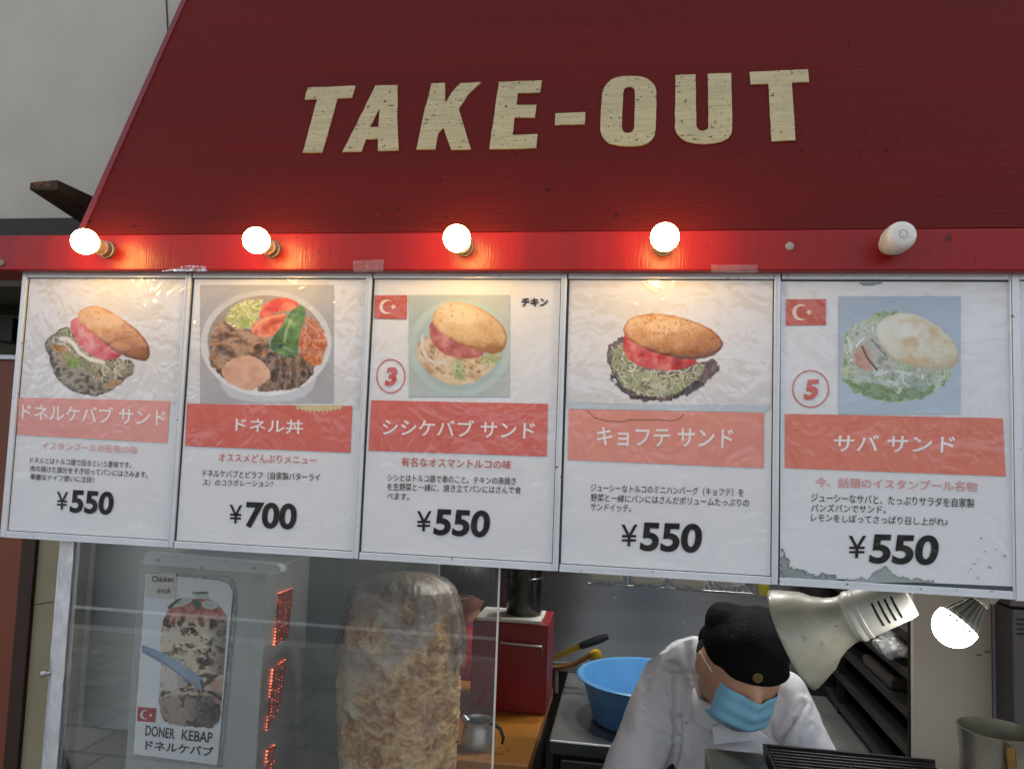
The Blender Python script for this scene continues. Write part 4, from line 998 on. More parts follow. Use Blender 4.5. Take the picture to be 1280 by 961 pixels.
# crumbs on the board
cb = MB(); r_ = random.Random(8)
for _ in range(26):
    x, y = r_.gauss(tx1-.115,.035), r_.gauss(1.69,.03); s_ = r_.uniform(.001,.0028)
    cb.lathe([(0,0),(s_,.0004),(s_*.7,s_*.7),(0,s_)], (x,y,TZ+.0002), (0,0,1), 6)
o = cb.build('crumbs', mat('crumb', (70,46,26), .8)); tag(o, 'dark crumbs scattered on the ochre table', 'crumbs', kind='stuff')
# red box
RBY = 1.9
rx0, rx1 = P(588,850,RBY).x, P(683,850,RBY).x; rz = P(655,779,RBY).z
rb = empty('red_box', ((rx0+rx1)/2, RBY+.09, TZ), 'red painted metal box with a steel handle on the ochre table', 'box')
RB = mat('box_red', (124,14,20), .38, 0, .14, 6, bump=.03, bs=30)
MB().box((rx0,RBY,TZ+.001),(rx1,RBY+.16,rz), .003).build('body', RB, rb)
MB().box((rx0+.01,RBY-.004,rz+.001),(rx1-.018,RBY+.12,rz+.009), .001).build('lid', mat('lid_white', (196,192,184), .5), rb)
h0, h1 = P(626,803,RBY-.014), P(677,808,RBY-.014)
MB().tube([h0+Vector((0,.013,0)),h0,h0.lerp(h1,.3)+Vector((0,-.003,.001)),h0.lerp(h1,.8),h1,h1+Vector((.001,.001,-.008)),h1+Vector((.0,.013,-.014))], .0028, 8).build('handle', STEEL, rb, 50)
# steel pot on it
pc = Vector((P(655,760,RBY+.07).x, RBY+.07, rz+.0095))
pot = empty('steel_pot', pc, 'dark cylindrical steel pot standing on the red box', 'pot')
MB().lathe([(0,0),(.043,0),(.045,.003),(.045,.086),(.047,.088),(.047,.092),(.045,.094),(.045,.178),(.047,.18),(.047,.186),(.043,.186),(.043,.01),(0,.01)], pc, (0,0,1), 40).build('body', mat('dark_steel', (74,73,70), .28, .85, .3, 12), pot, 40)  # pot steel has a dark base colour
# small jug behind the glass edge
def jug(name, c, r, h, label, matl, hdir, hm, flare=1.15, hs=1., spout=True):
    e = empty(name, c, label, 'jug')
    pr = [(0,.001),(r*.96*flare,0),(r*flare,.004),(r*flare,h*.35),(r*.98,h*.72),(r*.93,h*.86),(r*1.0,h*.97),(r*1.03,h),(r*.985,h),(r*.9,h*.86),(r*.95,h*.7),(r*flare*.96,h*.3),(r*flare*.95,.006),(0,.006)]
    b = MB().lathe(pr, c, (0,0,1), 44)
    b.build('body', matl, e, 40)
    hd = Vector(hdir).normalized(); o_ = r*hs
    MB().tube([c+hd*(r*.9)+Vector((0,0,h*.9)), c+hd*(r*1.15)+Vector((0,0,h*.97)), c+hd*(r+o_*.75)+Vector((0,0,h*.82)), c+hd*(r+o_)+Vector((0,0,h*.5)), c+hd*(r+o_*.9)+Vector((0,0,h*.28))], [r*.1,r*.13,r*.13,r*.12,r*.08], 10).build('handle', hm, e, 60)
    sp_ = -hd
    if spout: MB().tube([c+sp_*(r*.9)+Vector((0,0,h*.8)), c+sp_*(r*1.12)+Vector((0,0,h*.95)), c+sp_*(r*1.3)+Vector((0,0,h*1.01))], [r*.3,r*.22,r*.1], 10).build('spout', matl, e, 60)
    return e
jc = P(594,946,1.66); jug('milk_jug', Vector((jc.x,1.68,TZ+.0005)), .031, (P(598,903,1.66).z-TZ), 'small steel jug with a black handle at the edge of the glass', STEEL, (.95,-.3,0), BLACK)

# steel counter at the back, drawers, backsplash
CZ = P(715,927,2.0).z
cx0 = tx1+.004
kc = empty('steel_counter', (.5,2.3,0), 'stainless back counter with drawers under the blue basin', 'counter')
MB().box((cx0,2.0,CZ-.035),(1.05,2.61,CZ), .004).build('worktop', STEEL, kc)
MB().box((cx0+.01,2.03,0),(1.05,2.6,CZ-.036)).build('cabinet', mat('counter_body', (60,60,60), .4, .7, .2), kc)
for k in range(4):
    x0 = cx0+.03+k*.3
    d = MB().box((x0,2.012,CZ-.2),(x0+.285,2.029,CZ-.05), .003).build('drawer', STEEL_D, kc)
    MB().box((x0+.02,2.004,CZ-.085),(x0+.265,2.0115,CZ-.07), .002).build('handle', BLACK, d)
SPL = specks(mat('splash_steel', (124,128,134), .40, .9, .4, 3.0, bump=.03, bs=200, stretch=(.05,1,1)), 60, .68, .76, (150,152,150))
tn_ = SPL.node_tree.nodes.new('ShaderNodeCombineXYZ'); tn_.inputs[2].default_value = 1
bs_ = SPL.node_tree.nodes['Principled BSDF']; bs_.inputs['Anisotropic'].default_value = .93; SPL.node_tree.links.new(tn_.outputs[0], bs_.inputs['Tangent'])
o = MB().box((-.62,2.612,CZ-.02),(1.02,2.624,2.29)).build('splash_panel', SPL); tag(o, 'scratched stainless splash panel behind the blue basin', 'splashback')
MB().box((-.62,2.59,CZ+.001),(1.02,2.611,CZ+.03), .002).build('upstand', STEEL_D, o)
# strip lamp on the kitchen ceiling, mirrored in the splash panel
sl_o = empty('strip_lamp', (.25,2.2,2.298), 'lit three globe lamp on the kitchen ceiling', 'ceiling lamp')
MB().box((-.35,2.16,2.27),(.95,2.24,2.2985), .004).build('housing', WHITE_PL, sl_o)
for k in range(3): MB().lathe([(0,-.05),(.03,-.044),(.045,-.022),(.045,0)], (-.12+k*.43,2.2,2.269), (0,0,1), 24).build('glass_shade', MATS.get('tube_glow') or emitter('tube_glow', (1,.985,.95,1), 105), sl_o, True)
# basin
BCY = 2.2; bc = P(806,845,BCY); hgt = bc.z-CZ
BLUE = mat('blue_plastic', (92,156,208), .35, 0, .05, 6, spec=.5)
o = MB().lathe([(0,.001),(.128,.001),(.140,.006),(.170,hgt-.012),(.176,hgt-.004),(.185,hgt-.004),(.187,hgt),(.182,hgt+.003),(.172,hgt+.001),(.166,hgt-.012),(.136,.012),(.125,.006),(0,.006)], (bc.x,BCY,CZ), (0,0,1), 64).build('blue_basin', BLUE, None, 40, (bc.x,BCY,CZ))
tag(o, 'round blue plastic basin on the stainless counter behind the cook', 'basin')
# knife against the splash panel
def zk(x, y, Y): return P(640+x/2, 700+y/2, Y)
KY = 2.36
ka, kb, kd = zk(78,262,KY), zk(170,215,KY), zk(240,190,KY)
kn_ = empty('kebab_knife', ka, 'long knife with black handle and yellowed blade beside the red box', 'knife')
up_ = Vector((.0,0,1))
mb = MB(); e1 = [ka+up_*.0,kb-up_*.009,kb+up_*.011,ka+up_*.012]; mb.hull8(e1+[p+Vector((0,.003,0)) for p in e1]); mb.build('blade', mat('yellow_blade', (180,150,56), .4, .5, .2, 20), kn_)
MB().tube([kb,kb.lerp(kd,.3),kb.lerp(kd,.7),kd], [.010,.012,.012,.009], 10).build('handle', BLACK, kn_, 50)
# gas tap with yellow knob
tp = zk(207,236,2.40)
gt = empty('gas_tap', tp, 'gas tap with a yellow knob and brown pipe below the knife handle', 'gas tap')
MB().lathe([(0,.024),(.017,.022),(.02,.012),(.018,0)], tp, (.35,-1,0), 20).build('knob', mat('knob_yellow', (196,160,40), .45), gt, 40)
MB().tube([tp+Vector((0,.02,0)), zk(150,262,2.42), zk(118,268,2.42), zk(84,268,2.42)], .008, 10).build('pipe', mat('brass_brown', (120,84,48), .4, .6, .2), gt, 60)
MB().tube([zk(112,270,2.42), zk(110,300,2.42), zk(110,330,2.42)], .007, 10).build('down_pipe', mat('grey_hose', (120,118,110), .5), gt, 60)
# plate rack under the boards
RY = 1.76
rk = empty('hanging_rack', zk(400,66,RY), 'steel hanging rack seen just under the purple lettuce board', 'rack')
ra_, rb2 = zk(188,50,RY), zk(606,84,RY)
zr = min(ra_.z, rb2.z); ra_.z = zr; rb2.z = zr
ra_ = Vector((ra_.x,RY,(zk(400,72,RY)).z)); rb2 = Vector((rb2.x,RY,ra_.z))
mb = MB(); mb.tube([ra_,rb2], .0028, 8); mb.tube([ra_+Vector((0,.14,0)),rb2+Vector((0,.14,0))], .0028, 8)
for k in range(26):
    x = ra_.x+(rb2.x-ra_.x)*(k+.5)/26; mb.tube([(x,RY,ra_.z+.001),(x,RY+.14,ra_.z+.001)], .0012, 6)
for x in (ra_.x+.001, rb2.x-.001):
    mb.tube([(x,RY,ra_.z),(x,RY,ra_.z+.22)], .0025, 8); mb.tube([(x,RY+.14,ra_.z),(x,RY+.14,ra_.z+.22)], .0025, 8)
mb.build('wire_shelf', STEEL, rk, 50)
for k, (x0, x1, lb_) in enumerate(((196,277,'leftmost white plastic container on the hanging rack'),(298,377,'middle white plastic container on the hanging rack'),(398,482,'white plastic container on the hanging rack next to the round white bowl'))):
    a, b = zk(x0,45,RY+.02), zk(x1,50,RY+.02)
    o = MB().box((a.x,RY+.012,ra_.z+.0032),(b.x,RY+.12,ra_.z+.075), .006).build('white_container', WHITE_PL); tag(o, lb_, 'container', 'white containers on the hanging rack')
bw = zk(541,60,RY+.06); o = MB().lathe([(0,0),(.02,0),(.03,.006),(.036,.03),(.034,.03),(.028,.008),(0,.004)], (bw.x,RY+.06,ra_.z+.0035), (0,0,1), 30).build('white_bowl', mat('bowl_white', (225,225,222), .2, 0, .02), None, 40); tag(o, 'small round white bowl at the end of the hanging rack', 'bowl')
tgx = [zk(x,y,RY-.006) for x,y in ((614,60),(643,62),(646,88),(619,88))]
mb = MB(); mb.hull8(tgx+[p+Vector((0,.002,0)) for p in tgx]); o = mb.build('yellow_tag', mat('tag_yellow', (206,190,50), .5, 0, .15, 60)); tag(o, 'small yellow tag hooked on the end of the hanging rack', 'tag')

# lamp with the cream trumpet shade
LS, LC = P(1128,748,1.32), P(993,797,1.37)
ax = (LC-LS).normalized(); LL = (LC-LS).length
lamp = empty('heat_lamp', LS, 'unlit cream trumpet shaped lamp aimed down beside the cook', 'lamp')
SHD = specks(mat('cream_shade', (166,162,142), .36, 0, .2, 10, bump=.03, bs=60, coat=.25), 110, .64, .72, (128,122,100))
n1 = LL*.47
MB().lathe([(.037,n1),(.0385,n1+.012),(.043,n1+.026),(.053,n1+.044),(.066,n1+.06),(.077,LL-.014),(.0825,LL-.002),(.084,LL+.004),(.0825,LL+.005),(.079,LL-.004),(.065,n1+.057),(.05,n1+.04),(.036,n1+.016)], LS, ax, 56).build('lamp_shade', SHD, lamp, True)
SKT = mat('lamp_socket_white', (205,203,190), .35, 0, .05)
sk = MB().lathe([(0,-.012),(.030,-.01),(.033,0),(.0385,n1-.022),(.040,n1-.021),(.040,n1-.016),(.0388,n1-.015),(.041,n1-.010),(.041,n1-.005),(.039,n1-.004),(.0375,n1+.002)], LS, ax, 48).build('socket', SKT, lamp, 35)
vw = Vector((0,0,CAM_H))-LS; vn = (vw-ax*vw.dot(ax)).normalized(); tn = ax.cross(vn).normalized()
sl_ = MB()
for k in range(4):
    h = .010+k*.010; aa = [math.radians(a) for a in range(-34,35,7)]
    def at_(a, r, h_): return LS+ax*h_+(vn*math.cos(a-.25)+tn*math.sin(a-.25))*r
    rr_ = .0333+.0055*h/(n1-.022)+.0004
    vsx = []
    for a in aa: vsx += [at_(a,rr_,h), at_(a,rr_,h+.0034)]
    sl_.add(vsx, [(2*i,2*i+2,2*i+3,2*i+1) for i in range(len(aa)-1)])
sl_.build('vent_slots', mat('slot_dark', (18,18,18), .8), sk)
# LED bulb, lit
def zb_(x, y, Y): return P(1120+x/4.1625, 730+y/4.1625, Y)
LY = 1.27
j0 = zb_(310,215,LY); j1 = zb_(428,95,LY-.0)
axl = (j0-j1).normalized()*1.0; axl = (axl+Vector((0,-.05,0))).normalized()
led = empty('led_bulb', j0, 'lit white LED bulb with dark ribbed heat sink under the fish board', 'light bulb')
rd = .5*(zb_(215,145,LY)-zb_(405,285,LY)).length
MB().lathe([(rd*math.cos(a), rd*1.06*math.sin(a)) for a in np.linspace(-.22,math.pi/2,18)], j0, axl, 40).build('glass_dome', emitter('led_dome', (1,.99,.97,1), 9), led, True)
hl = (j1-j0).length
mb = MB(); nf = 72; rings = []
qz = Vector((0,0,1)).rotation_difference(-axl)
for t, rr_ in ((-.02,1.0),(.03,1.04),(.08,1.0),(.35,.86),(.7,.62),(.95,.5),(1.0,.46)):
    ring = []
    for k in range(nf):
        a = 2*math.pi*k/nf; fin = (1 if (k//2) % 2 == 0 else .91) if .05 < t < .97 else .97
        ring.append(mb.bm.verts.new(j0+qz @ Vector((rd*rr_*fin*math.cos(a), rd*rr_*fin*math.sin(a), hl*t))))
    rings.append(ring)
for a, b in zip(rings, rings[1:]):
    for k in range(nf): mb.bm.faces.new([a[k],a[(k+1)%nf],b[(k+1)%nf],b[k]])
mb.build('heat_sink', mat('heat_sink_grey', (120,117,106), .4, .3, .1), led)
MB().lathe([(rd*.46,hl*1.0),(rd*.5,hl*1.02),(rd*.5,hl*1.1),(rd*.42,hl*1.12),(rd*.42,hl*1.2),(rd*.55,hl*1.24),(rd*.6,hl*1.9),(0,hl*1.95)], j0, -axl, 32).build('socket', SKT, led, 40)

# partition, rail, rack, steel cabinet on the right
PY = 1.8
qx0, qx1, qx2 = P(1142.5,850,PY).x, P(1240,850,PY).x, P(1262.5,850,PY).x
pzb = P(1190,952,PY).z
o = MB().box((qx0,PY,.2),(qx1,PY+.02,2.28), .001).build('partition_board', mat('partition_cream', (190,178,160), .6, 0, .07, 3, bump=.03, bs=30)); tag(o, 'cream partition board behind the lit LED bulb', 'partition')
mk = MB()
for pts in ([(420,364),(428,369),(438,369),(446,365)],[(462,354),(470,350),(478,346)],[(480,346),(482,354)],[(488,350),(490,357)],[(505,345),(507,354)],[(512,346),(520,345),(520,353),(512,354),(512,346)],[(528,345),(529,355)],[(530,350),(540,344)],[(532,350),(542,354)]):
    mk.tube([zb_(x,y,PY-.0008) for x,y in pts], .0011, 5)
mk.build('handwriting', mat('marker', (48,44,42), .6), o)
o = MB().box((qx1+.001,PY-.006,.2),(qx2,PY+.02,2.28), .001).build('slotted_rail', mat('rail_lilac', (150,148,160), .4, .3, .1, 20, stretch=(1,1,.2))); tag(o, 'pale slotted upright rail at the edge of the cream partition', 'rail')
sl2 = MB(); xm = (qx1+qx2)/2
for k in range(12):
    z = 1.02+k*.034; sl2.box((xm-.0035,PY-.0072,z),(xm+.0035,PY-.0061,z+.022))
sl2.build('slot', mat('slot_grey', (100,100,112), .5), o)
cabx = P(1266.5,850,1.72).x
cb_ = empty('steel_cabinet', (cabx+.2,1.85,0), 'grey steel cabinet with vent slots at the right picture edge', 'cabinet')
MB().box((cabx,1.72,.1),(2.1,2.1,P(1275,762,1.72).z), .003).build('body', mat('cabinet_steel', (96,92,90), .45, .5, .15), cb_)
MB().box((cabx+.001,1.73,P(1275,762,1.72).z+.003),(2.1,2.1,2.25), .003).build('upper_body', mat('cabinet_steel_upper', (110,100,96), .45, .4, .15), cb_)
vv = MB()
for k in range(4): z = P(1275,775+k*6,1.72).z; vv.box((cabx+.008,1.7185,z),(cabx+.12,1.7199,z+.004))
vv.build('vent', BLACK, cb_)
# dark rack left of the partition
rkx = qx0-.002
rc = empty('storage_rack', (rkx+.2,2.2,0), 'dark shelving rack in the shade beside the cream partition', 'rack')
DK = mat('rack_dark', (26,24,24), .6, .2, .3, 10); DK2 = mat('rack_edge', (48,42,38), .5, .3, .3, 14)
MB().box((rkx+.34,1.83,.1),(rkx+.36,2.6,2.28)).build('back_panel', DK, rc)
MB().box((rkx-.06,2.56,.1),(rkx+.339,2.6,2.28)).build('end_panel', DK, rc)
for k in range(6):
    z = P(1142,790+k*48,1.85).z
    s_ = MB().box((rkx+.004,1.83,z-.014),(rkx+.335,2.555,z), .001).build('shelf', DK, rc)
    MB().box((rkx-.001,1.83,z-.015),(rkx+.0035,2.555,z+.003)).build('shelf_rail', DK2, s_)
for y in (1.825, 2.4): MB().box((rkx-.001,y,.1),(rkx+.02,y+.004,2.28)).build('upright', DK2, rc)
# plastic bag on a shelf
bz = P(1142,838,1.85).z
def bagf(co): return .006*mnoise.noise(co*60)+.010*mnoise.noise(co*24)
bcx = rkx+.03
bag = blobs('plastic_bag', [(Vector((bcx+.01,2.02,bz+.045)),(.06,.085,.04),(0,.2,0)),(Vector((bcx-.02,1.93,bz+.026)),(.04,.06,.022),(0,0,.4)),(Vector((bcx+.02,2.12,bz+.04)),(.05,.06,.034),(0,0,0))], clear('bag_film', haze=.45, k=2.5, rough=.12, bump=.9, bs=60), None, .006, 2, bagf)
tag(bag, 'crumpled clear plastic bag lying on the dark rack shelf', 'bag')
bz2 = P(1142,886,1.85).z
box2 = MB(); box2.box((rkx+.01,1.98,bz2+.001),(rkx+.2,2.2,bz2+.03), .006); o = box2.build('shelf_tray', mat('tray_grey', (84,78,72), .4, .4, .2, 20)); tag(o, 'grey tray on the shelf below the plastic bag', 'tray')

# things on the serving counter, lower right
bt = PZ(881,934,1.055); bt2 = PZ(953,941,1.055)
o = MB().box((bt.x,1.34,CT),(bt2.x,bt.y,1.055), .003).build('steel_tray', mat('tray_steel', (132,130,118), .38, .85, .2, 6, bump=.03, bs=40)); tag(o, 'flat topped steel box in front of the cook, left of the black grill plate', 'box')
gz = 1.062; ga = PZ(953,931,gz); gb = PZ(1175,958,gz)
gp = MB(); x0, x1, yb2 = bt2.x+.004, gb.x, ga.y
gp.box((x0,1.30,CT),(x1,yb2,gz-.008), .003)
g_ = gp.build('grill_plate', mat('cast_iron', (28,26,26), .42, .3, .3, 30, bump=.1, bs=90)); tag(g_, 'black ridged grill plate in front of the cook', 'grill')
rg = MB()
for k in range(17):
    y = yb2-.010-k*.0145; rg.box((x0+.008,y-.0045,gz-.0079),(x1-.006,y+.001,gz-.001), .001)
rg.build('ridge', MATS['cast_iron'], g_)
fr_ = MB(); fr_.box((x0,yb2-.005,gz-.0079),(x1,yb2,gz+.004), .001); fr_.box((x0,1.30,gz-.0079),(x0+.005,yb2-.0052,gz+.004), .001); fr_.build('rim', MATS['cast_iron'], g_)
jz = P(1245,910,1.33)
JUGM = mat('worn_jug_steel', (150,146,130), .36, .9, .3, 7, bump=.06, bs=30)
jug('coffee_pot', Vector((jz.x,1.33,CT)), .053, jz.z-CT, 'worn steel pot with a brass handle at the lower right corner', JUGM, (-.12,-1,0), mat('brass_dark', (118,92,48), .35, .8, .3, 30), 1.18, .4, False)

# ================================================================== people
SKIN = mat('skin', (196,148,118), .5, 0, .06, 20, sss=.15)
COAT = mat('white_coat', (226,225,226), .85, 0, .03, 8, bump=.3, bs=14, stretch=(1,1,.5))
COAT2 = mat('coat_lapel', (230,229,230), .8, 0, .03, 8, bump=.1, bs=20)
def head_parts(e, hc, f, upv, sc=1.):
    f = f.normalized(); r = f.cross(upv).normalized(); u = r.cross(f).normalized()
    M = Matrix(((r.x,f.x,u.x),(r.y,f.y,u.y),(r.z,f.z,u.z)))
    return M, (lambda x, y, z: hc+M @ Vector((x*sc,y*sc,z*sc)))
def hand_caps(w, d, up_=Vector((0,0,1))):
    """palm, four fingers of different length and a thumb, lightly curled"""
    d = d.normalized(); s_ = d.cross(up_).normalized(); caps = [(w, .024, w+d*.055, .028), (w+d*.05-s_*.022, .017, w+d*.05+s_*.022, .017)]
    for k, L in enumerate((.052,.062,.058,.044)):
        b = w+d*.075+s_*(.03-.02*k); m1 = b+d*L*.5-up_*.008; m2 = m1+d*L*.3-up_*.02
        caps += [(b,.0085,m1,.008),(m1,.008,m2,.007)]
    b = w+d*.02+s_*.03; caps += [(b,.012,b+d*.03+s_*.02,.010),(b+d*.03+s_*.02,.010,b+d*.055+s_*.018-up_*.012,.0085)]
    return caps
# the cook
CK = empty('person', Vector((P(905,900,1.82).x,1.85,.005)), 'person in white coat, black cap and pale blue face mask bending over the counter', 'person')
hc = P(926,830,1.64); fdir = P(949,872,1.55)-hc
upv = Vector((-.12,.25,1))
M, H = head_parts(CK, hc, fdir+Vector((0,-.02,0)), Vector((.24,-.35,1)))
RS, LSh = P(838,852,1.80), P(977,872,1.79)
RE, LE = P(792,985,1.74), P(1024,985,1.73)
RW, LW = P(872,1045,1.62), P(968,1045,1.62)
hip = Vector((CK.location.x, 1.86, .92)); ch = P(905,930,1.83)
eM = M.to_euler()
cap_ = [(hc,(.077,.094,.108),eM), (H(0,.035,-.062),(.052,.055,.055),eM), (H(0,.096,-.018),(.014,.016,.026),eM), (H(.079,-.005,-.012),(.010,.02,.03),eM), (H(-.079,-.005,-.012),(.010,.02,.03),eM),
        (H(0,-.04,-.06), .052, P(905,858,1.78), .058),
        (RS,.036,ch,.06),(LSh,.036,ch,.06),(ch,.07,hip,.10),
        (RS,.036,RE,.036),(RE,.041,RW,.027),(LSh,.036,LE,.036),(LE,.041,LW,.027),
        (hip+Vector((-.09,0,-.02)),.085,hip+Vector((-.1,.02,-.45)),.058),(hip+Vector((-.1,.02,-.45)),.055,hip+Vector((-.1,.04,-.84)),.04),(hip+Vector((-.1,.05,-.87)),.042,hip+Vector((-.11,-.11,-.885)),.028),
        (hip+Vector((.09,0,-.02)),.085,hip+Vector((.1,.02,-.45)),.058),(hip+Vector((.1,.02,-.45)),.055,hip+Vector((.1,.04,-.84)),.04),(hip+Vector((.1,.05,-.87)),.042,hip+Vector((.11,-.11,-.885)),.028)]
cap_ += hand_caps(RW, Vector((.5,-.5,-.3)))+hand_caps(LW, Vector((-.4,-.6,-.3)))
blobs('body', cap_, SKIN, CK, .0055, 3)
def fold(co):
    a = Vector((co.x*9+co.z*4,co.y*9,co.z*5)); b = Vector((co.x*20-co.z*12,co.y*14,co.z*9+co.x*8)); c = Vector((co.x*30+co.z*10,co.y*20,co.z*14))
    return .006*mnoise.noise(a)+.007*(abs(mnoise.noise(b))**.6-.5)+.003*(abs(mnoise.noise(c))-.3)
hump = P(892,848,1.84)
coat = [(hump,(.138,.092,.094),(-.3,.10,0)), (RS,.066,ch+Vector((.0,0,0)),.112), (LSh,.062,ch+Vector((.0,0,0)),.110), (ch,.146,hip,.15),(RS+Vector((.04,0,-.06)),.06,ch+Vector((-.05,0,-.1)),.10),(LSh+Vector((-.04,0,-.06)),.06,ch+Vector((.05,0,-.1)),.10), (P(912,862,1.79),.066,ch,.12),
        (RS,.066,RE+Vector((-.012,0,.02)),.060), (LSh,.062,LE+Vector((0,0,.02)),.057)]
CREASE = [([(846,850),(848,925),(838,965)],4.0,.011),([(815,845),(832,872),(847,905)],3.0,.007),([(806,880),(828,892),(846,902)],2.6,.006),([(800,905),(824,918),(846,925)],2.6,.005),([(1003,880),(990,902),(974,930)],3.6,.010),([(992,900),(980,922),(970,945)],2.6,.006),([(1012,905),(996,925)],2.4,.004),
          ([(865,862),(858,905),(860,940)],3.0,.005),([(890,905),(896,930)],2.4,.004),([(830,830),(846,838),(870,840)],3.0,.004),([(960,896),(968,925)],2.6,.005),([(820,820),(812,838),(806,860)],3,.004),([(872,930),(900,942),(930,948)],2.5,.004)]
def to_px(co):
    c = (np.array((co.x,co.y,co.z-CAM_H))) @ RM
    return IW/2+F_PX*c[0]/c[1], IH/2-F_PX*c[2]/c[1]
def coat_fold(co):
    v = fold(co)
    if co.y < 1.86:
        x, y = to_px(co)
        for pl, w, dpt in CREASE:
            dm = 1e9
            for (ax_,ay_),(bx_,by2) in zip(pl, pl[1:]):
                ex, ey = bx_-ax_, by2-ay_; t = min(1, max(0, ((x-ax_)*ex+(y-ay_)*ey)/(ex*ex+ey*ey))); dm = min(dm, math.hypot(x-ax_-t*ex, y-ay_-t*ey))
            if dm < 5*w: v += -.75*dpt*math.exp(-(dm/w)**2)+dpt*.4*math.exp(-((dm-2.2*w)/w)**2)
    return v
blobs('coat', coat, COAT, CK, .0055, 3, coat_fold)
# stand collar round the neck
cn = P(911,880,1.745); colr = MB(); n = 28; vv2 = []
for k in range(n):
    a = 2*math.pi*k/n+.0; r0, r1 = .078, .070
    for rr_, hh in ((r0,-.022),(r0+.001,.006),(r1+.002,.026),(r1-.004,.026),(r1-.006,.0)):
        vv2.append(cn+Vector((rr_*1.05*math.cos(a), rr_*.9*math.sin(a), hh+.018*math.sin(a)+.002*math.sin(5*a))))
colr.add(vv2, [(k*5+j,((k+1)%n)*5+j,((k+1)%n)*5+j+1,k*5+j+1) for k in range(n) for j in range(4)])
colr.build('collar', COAT2, CK, True)
# lapels and seams of the coat
lap = MB()
def onc(px, py, Y): return P(px,py,Y)
q = [P(890,908,1.66),P(893,930,1.655),P(960,922,1.655),P(925,896,1.665)]
lap.hull8(q+[p+Vector((0,.006,0)) for p in q])
lap.build('lapel', COAT2, CK)
blobs('trousers', [(hip+Vector((-.09,0,0)),.105,hip+Vector((-.1,.02,-.45)),.075),(hip+Vector((-.1,.02,-.45)),.075,hip+Vector((-.1,.04,-.82)),.06),(hip+Vector((.09,0,0)),.105,hip+Vector((.1,.02,-.45)),.075),(hip+Vector((.1,.02,-.45)),.075,hip+Vector((.1,.04,-.82)),.06)], mat('dark_trousers', (32,32,38), .8), CK, .012, 4)
CAPM = mat('black_cap', (11,11,15), .9, 0, .25, 30, bump=.25, bs=120, spec=.15)
def wr(co): return .002*mnoise.noise(co*30)
blobs('cap', [(H(0,-.004,.040),(.084,.100,.072),eM), (H(-.032,-.03,.070),(.050,.058,.040),eM), (H(.036,-.03,.067),(.047,.056,.040),eM), (H(0,.055,.034),(.070,.048,.032),eM), (H(-.066,-.078,.012),(.034,.03,.020),eM), (H(0,-.06,.012),(.074,.05,.05),eM)], CAPM, CK, .0055, 3, wr)
bd = H(.012,.1035,.038)
MB().lathe([(0,.003),(.008,.0025),(.010,0)], bd, M @ Vector((.1,1,.1)), 16).build('cap_badge', mat('badge_gold', (120,100,52), .5, .3), CK, 40)
# mask: a pleated sheet curved round nose and chin
mv = []; nu, nv = 25, 17
for j in range(nv):
    for i in range(nu):
        u = (i/(nu-1)-.5)*2; v = j/(nv-1); z = -.008-.086*v
        yy = .106*math.sqrt(max(0,1-(u*.84)**2))*(1-.10*abs(v-.4))-.002; xx = .062*math.sin(u*1.30)
        if v > .8: yy -= (v-.8)*.09
        yy += .018*math.exp(-(u/.22)**2)*(1-v*.7)+.0014*math.sin(v*3*6.283)
        mv.append(H(xx, yy-.002, z))
mb = MB(); mb.add(mv, [(j*nu+i,(j+1)*nu+i,(j+1)*nu+i+1,j*nu+i+1) for j in range(nv-1) for i in range(nu-1)])
MASKM = mat('mask_blue', (138,196,222), .8, 0, .03, 10)
mk_ = mb.build('face_mask', MASKM, CK, True)
for s_ in (-1,1): MB().tube([H(s_*.058,.052,-.016),H(s_*.080,.022,.004),H(s_*.0865,-.004,.010),H(s_*.0865,-.020,-.006)], .0017, 6).build('ear_loop', WHITE_PL, mk_)
blobs('hair', [(H(0,-.038,-.008),(.0785,.066,.062),eM), (H(0,-.066,-.03),(.055,.04,.045),eM)], mat('cropped_hair', (24,20,20), .8, 0, .3, 60, bump=.5, bs=160), CK, .006, 2)
for s_ in (-1,1):
    MB().lathe([(0,.0022),(.006,.0014),(.009,-.003)], H(s_*.030,.081,.010), M @ Vector((s_*.25,1,0)), 14).build('eye', mat('eye_dark', (40,30,26), .3), CK, True)
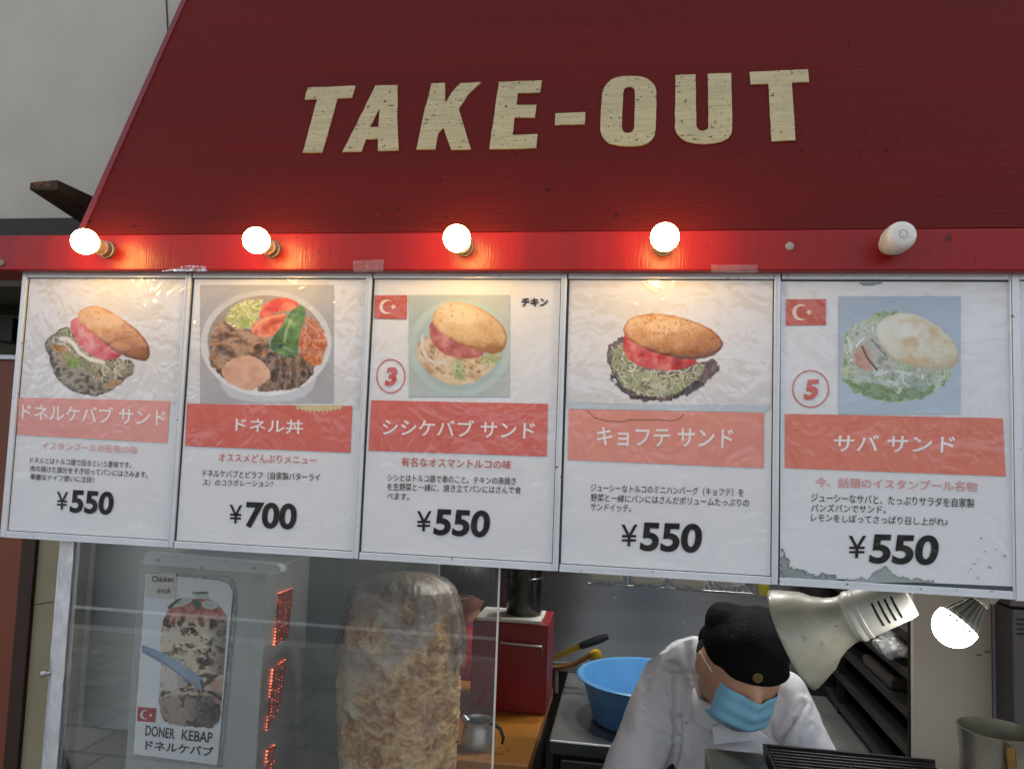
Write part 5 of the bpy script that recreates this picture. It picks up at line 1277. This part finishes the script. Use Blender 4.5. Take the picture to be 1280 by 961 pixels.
# second person, red top
p2y = 2.42
P2 = empty('person', Vector((P(585,800,p2y).x,p2y,.005)), 'dark haired person in a red top seen through the glass beyond the doner meat', 'person')
h2 = P(582,728,p2y-.02); sx_ = P2.location.x
sh = Vector((sx_,p2y,h2.z-.24))
body2 = [(h2,(.072,.088,.105),(.25,0,0)), (h2+Vector((0,.0,-.06)),.045,sh+Vector((0,0,.06)),.05), (sh+Vector((-.13,0,.03)),.05,sh+Vector((.13,0,.03)),.05), (sh,.12,sh+Vector((0,0,-.35)),.12),
         (sh+Vector((0,0,-.35)),.13,sh+Vector((0,0,-.42)),.13), (sh+Vector((-.09,0,-.42)),.08,Vector((sx_-.1,p2y,.04)),.042), (sh+Vector((.09,0,-.42)),.08,Vector((sx_+.1,p2y,.04)),.042),
         (Vector((sx_-.1,p2y+.02,.045)),.04,Vector((sx_-.1,p2y-.13,.035)),.028), (Vector((sx_+.1,p2y+.02,.045)),.04,Vector((sx_+.1,p2y-.13,.035)),.028)]
for s_ in (-1,1):
    a, b, c = sh+Vector((s_*.15,0,.02)), sh+Vector((s_*.2,-.02,-.25)), sh+Vector((s_*.12,-.2,-.3))
    body2 += [(a,.045,b,.038),(b,.037,c,.026)]+hand_caps(c, Vector((-s_*.4,-1,0)))
blobs('body', body2, SKIN, P2, .007, 3)
blobs('hair', [(h2+Vector((0,.01,.022)),(.092,.102,.10),(.2,0,0)), (h2+Vector((0,.05,-.02)),(.08,.06,.09),(0,0,0)), (h2+Vector((0,-.05,.03)),(.08,.06,.06),(0,0,0))], mat('dark_hair', (26,22,22), .6, 0, .3, 60, bump=.4, bs=80, stretch=(1,1,.2)), P2, .007, 2)
blobs('red_top', [(sh+Vector((-.13,0,.03)),.066,sh+Vector((.13,0,.03)),.066), (sh,.14,sh+Vector((0,0,-.42)),.15), (sh+Vector((-.15,0,.02)),.064,sh+Vector((-.2,-.02,-.25)),.056), (sh+Vector((.15,0,.02)),.064,sh+Vector((.2,-.02,-.25)),.056)], mat('red_cloth', (150,20,32), .8, 0, .08, 8, bump=.2, bs=14), P2, .01, 6, fold)
MB().lathe([(.062,-.01),(.066,.0),(.06,.035),(.053,.05),(.05,.05)], sh+Vector((0,-.005,.085)), (0,-.2,1), 24).build('collar', mat('blue_collar', (60,80,130), .8), P2, True)
MB().tube([h2+Vector((-.03,-.09,-.03)),h2+Vector((0,-.098,-.034)),h2+Vector((.03,-.09,-.03))], .004, 8).build('mouth', mat('lip', (150,90,80), .5), P2)
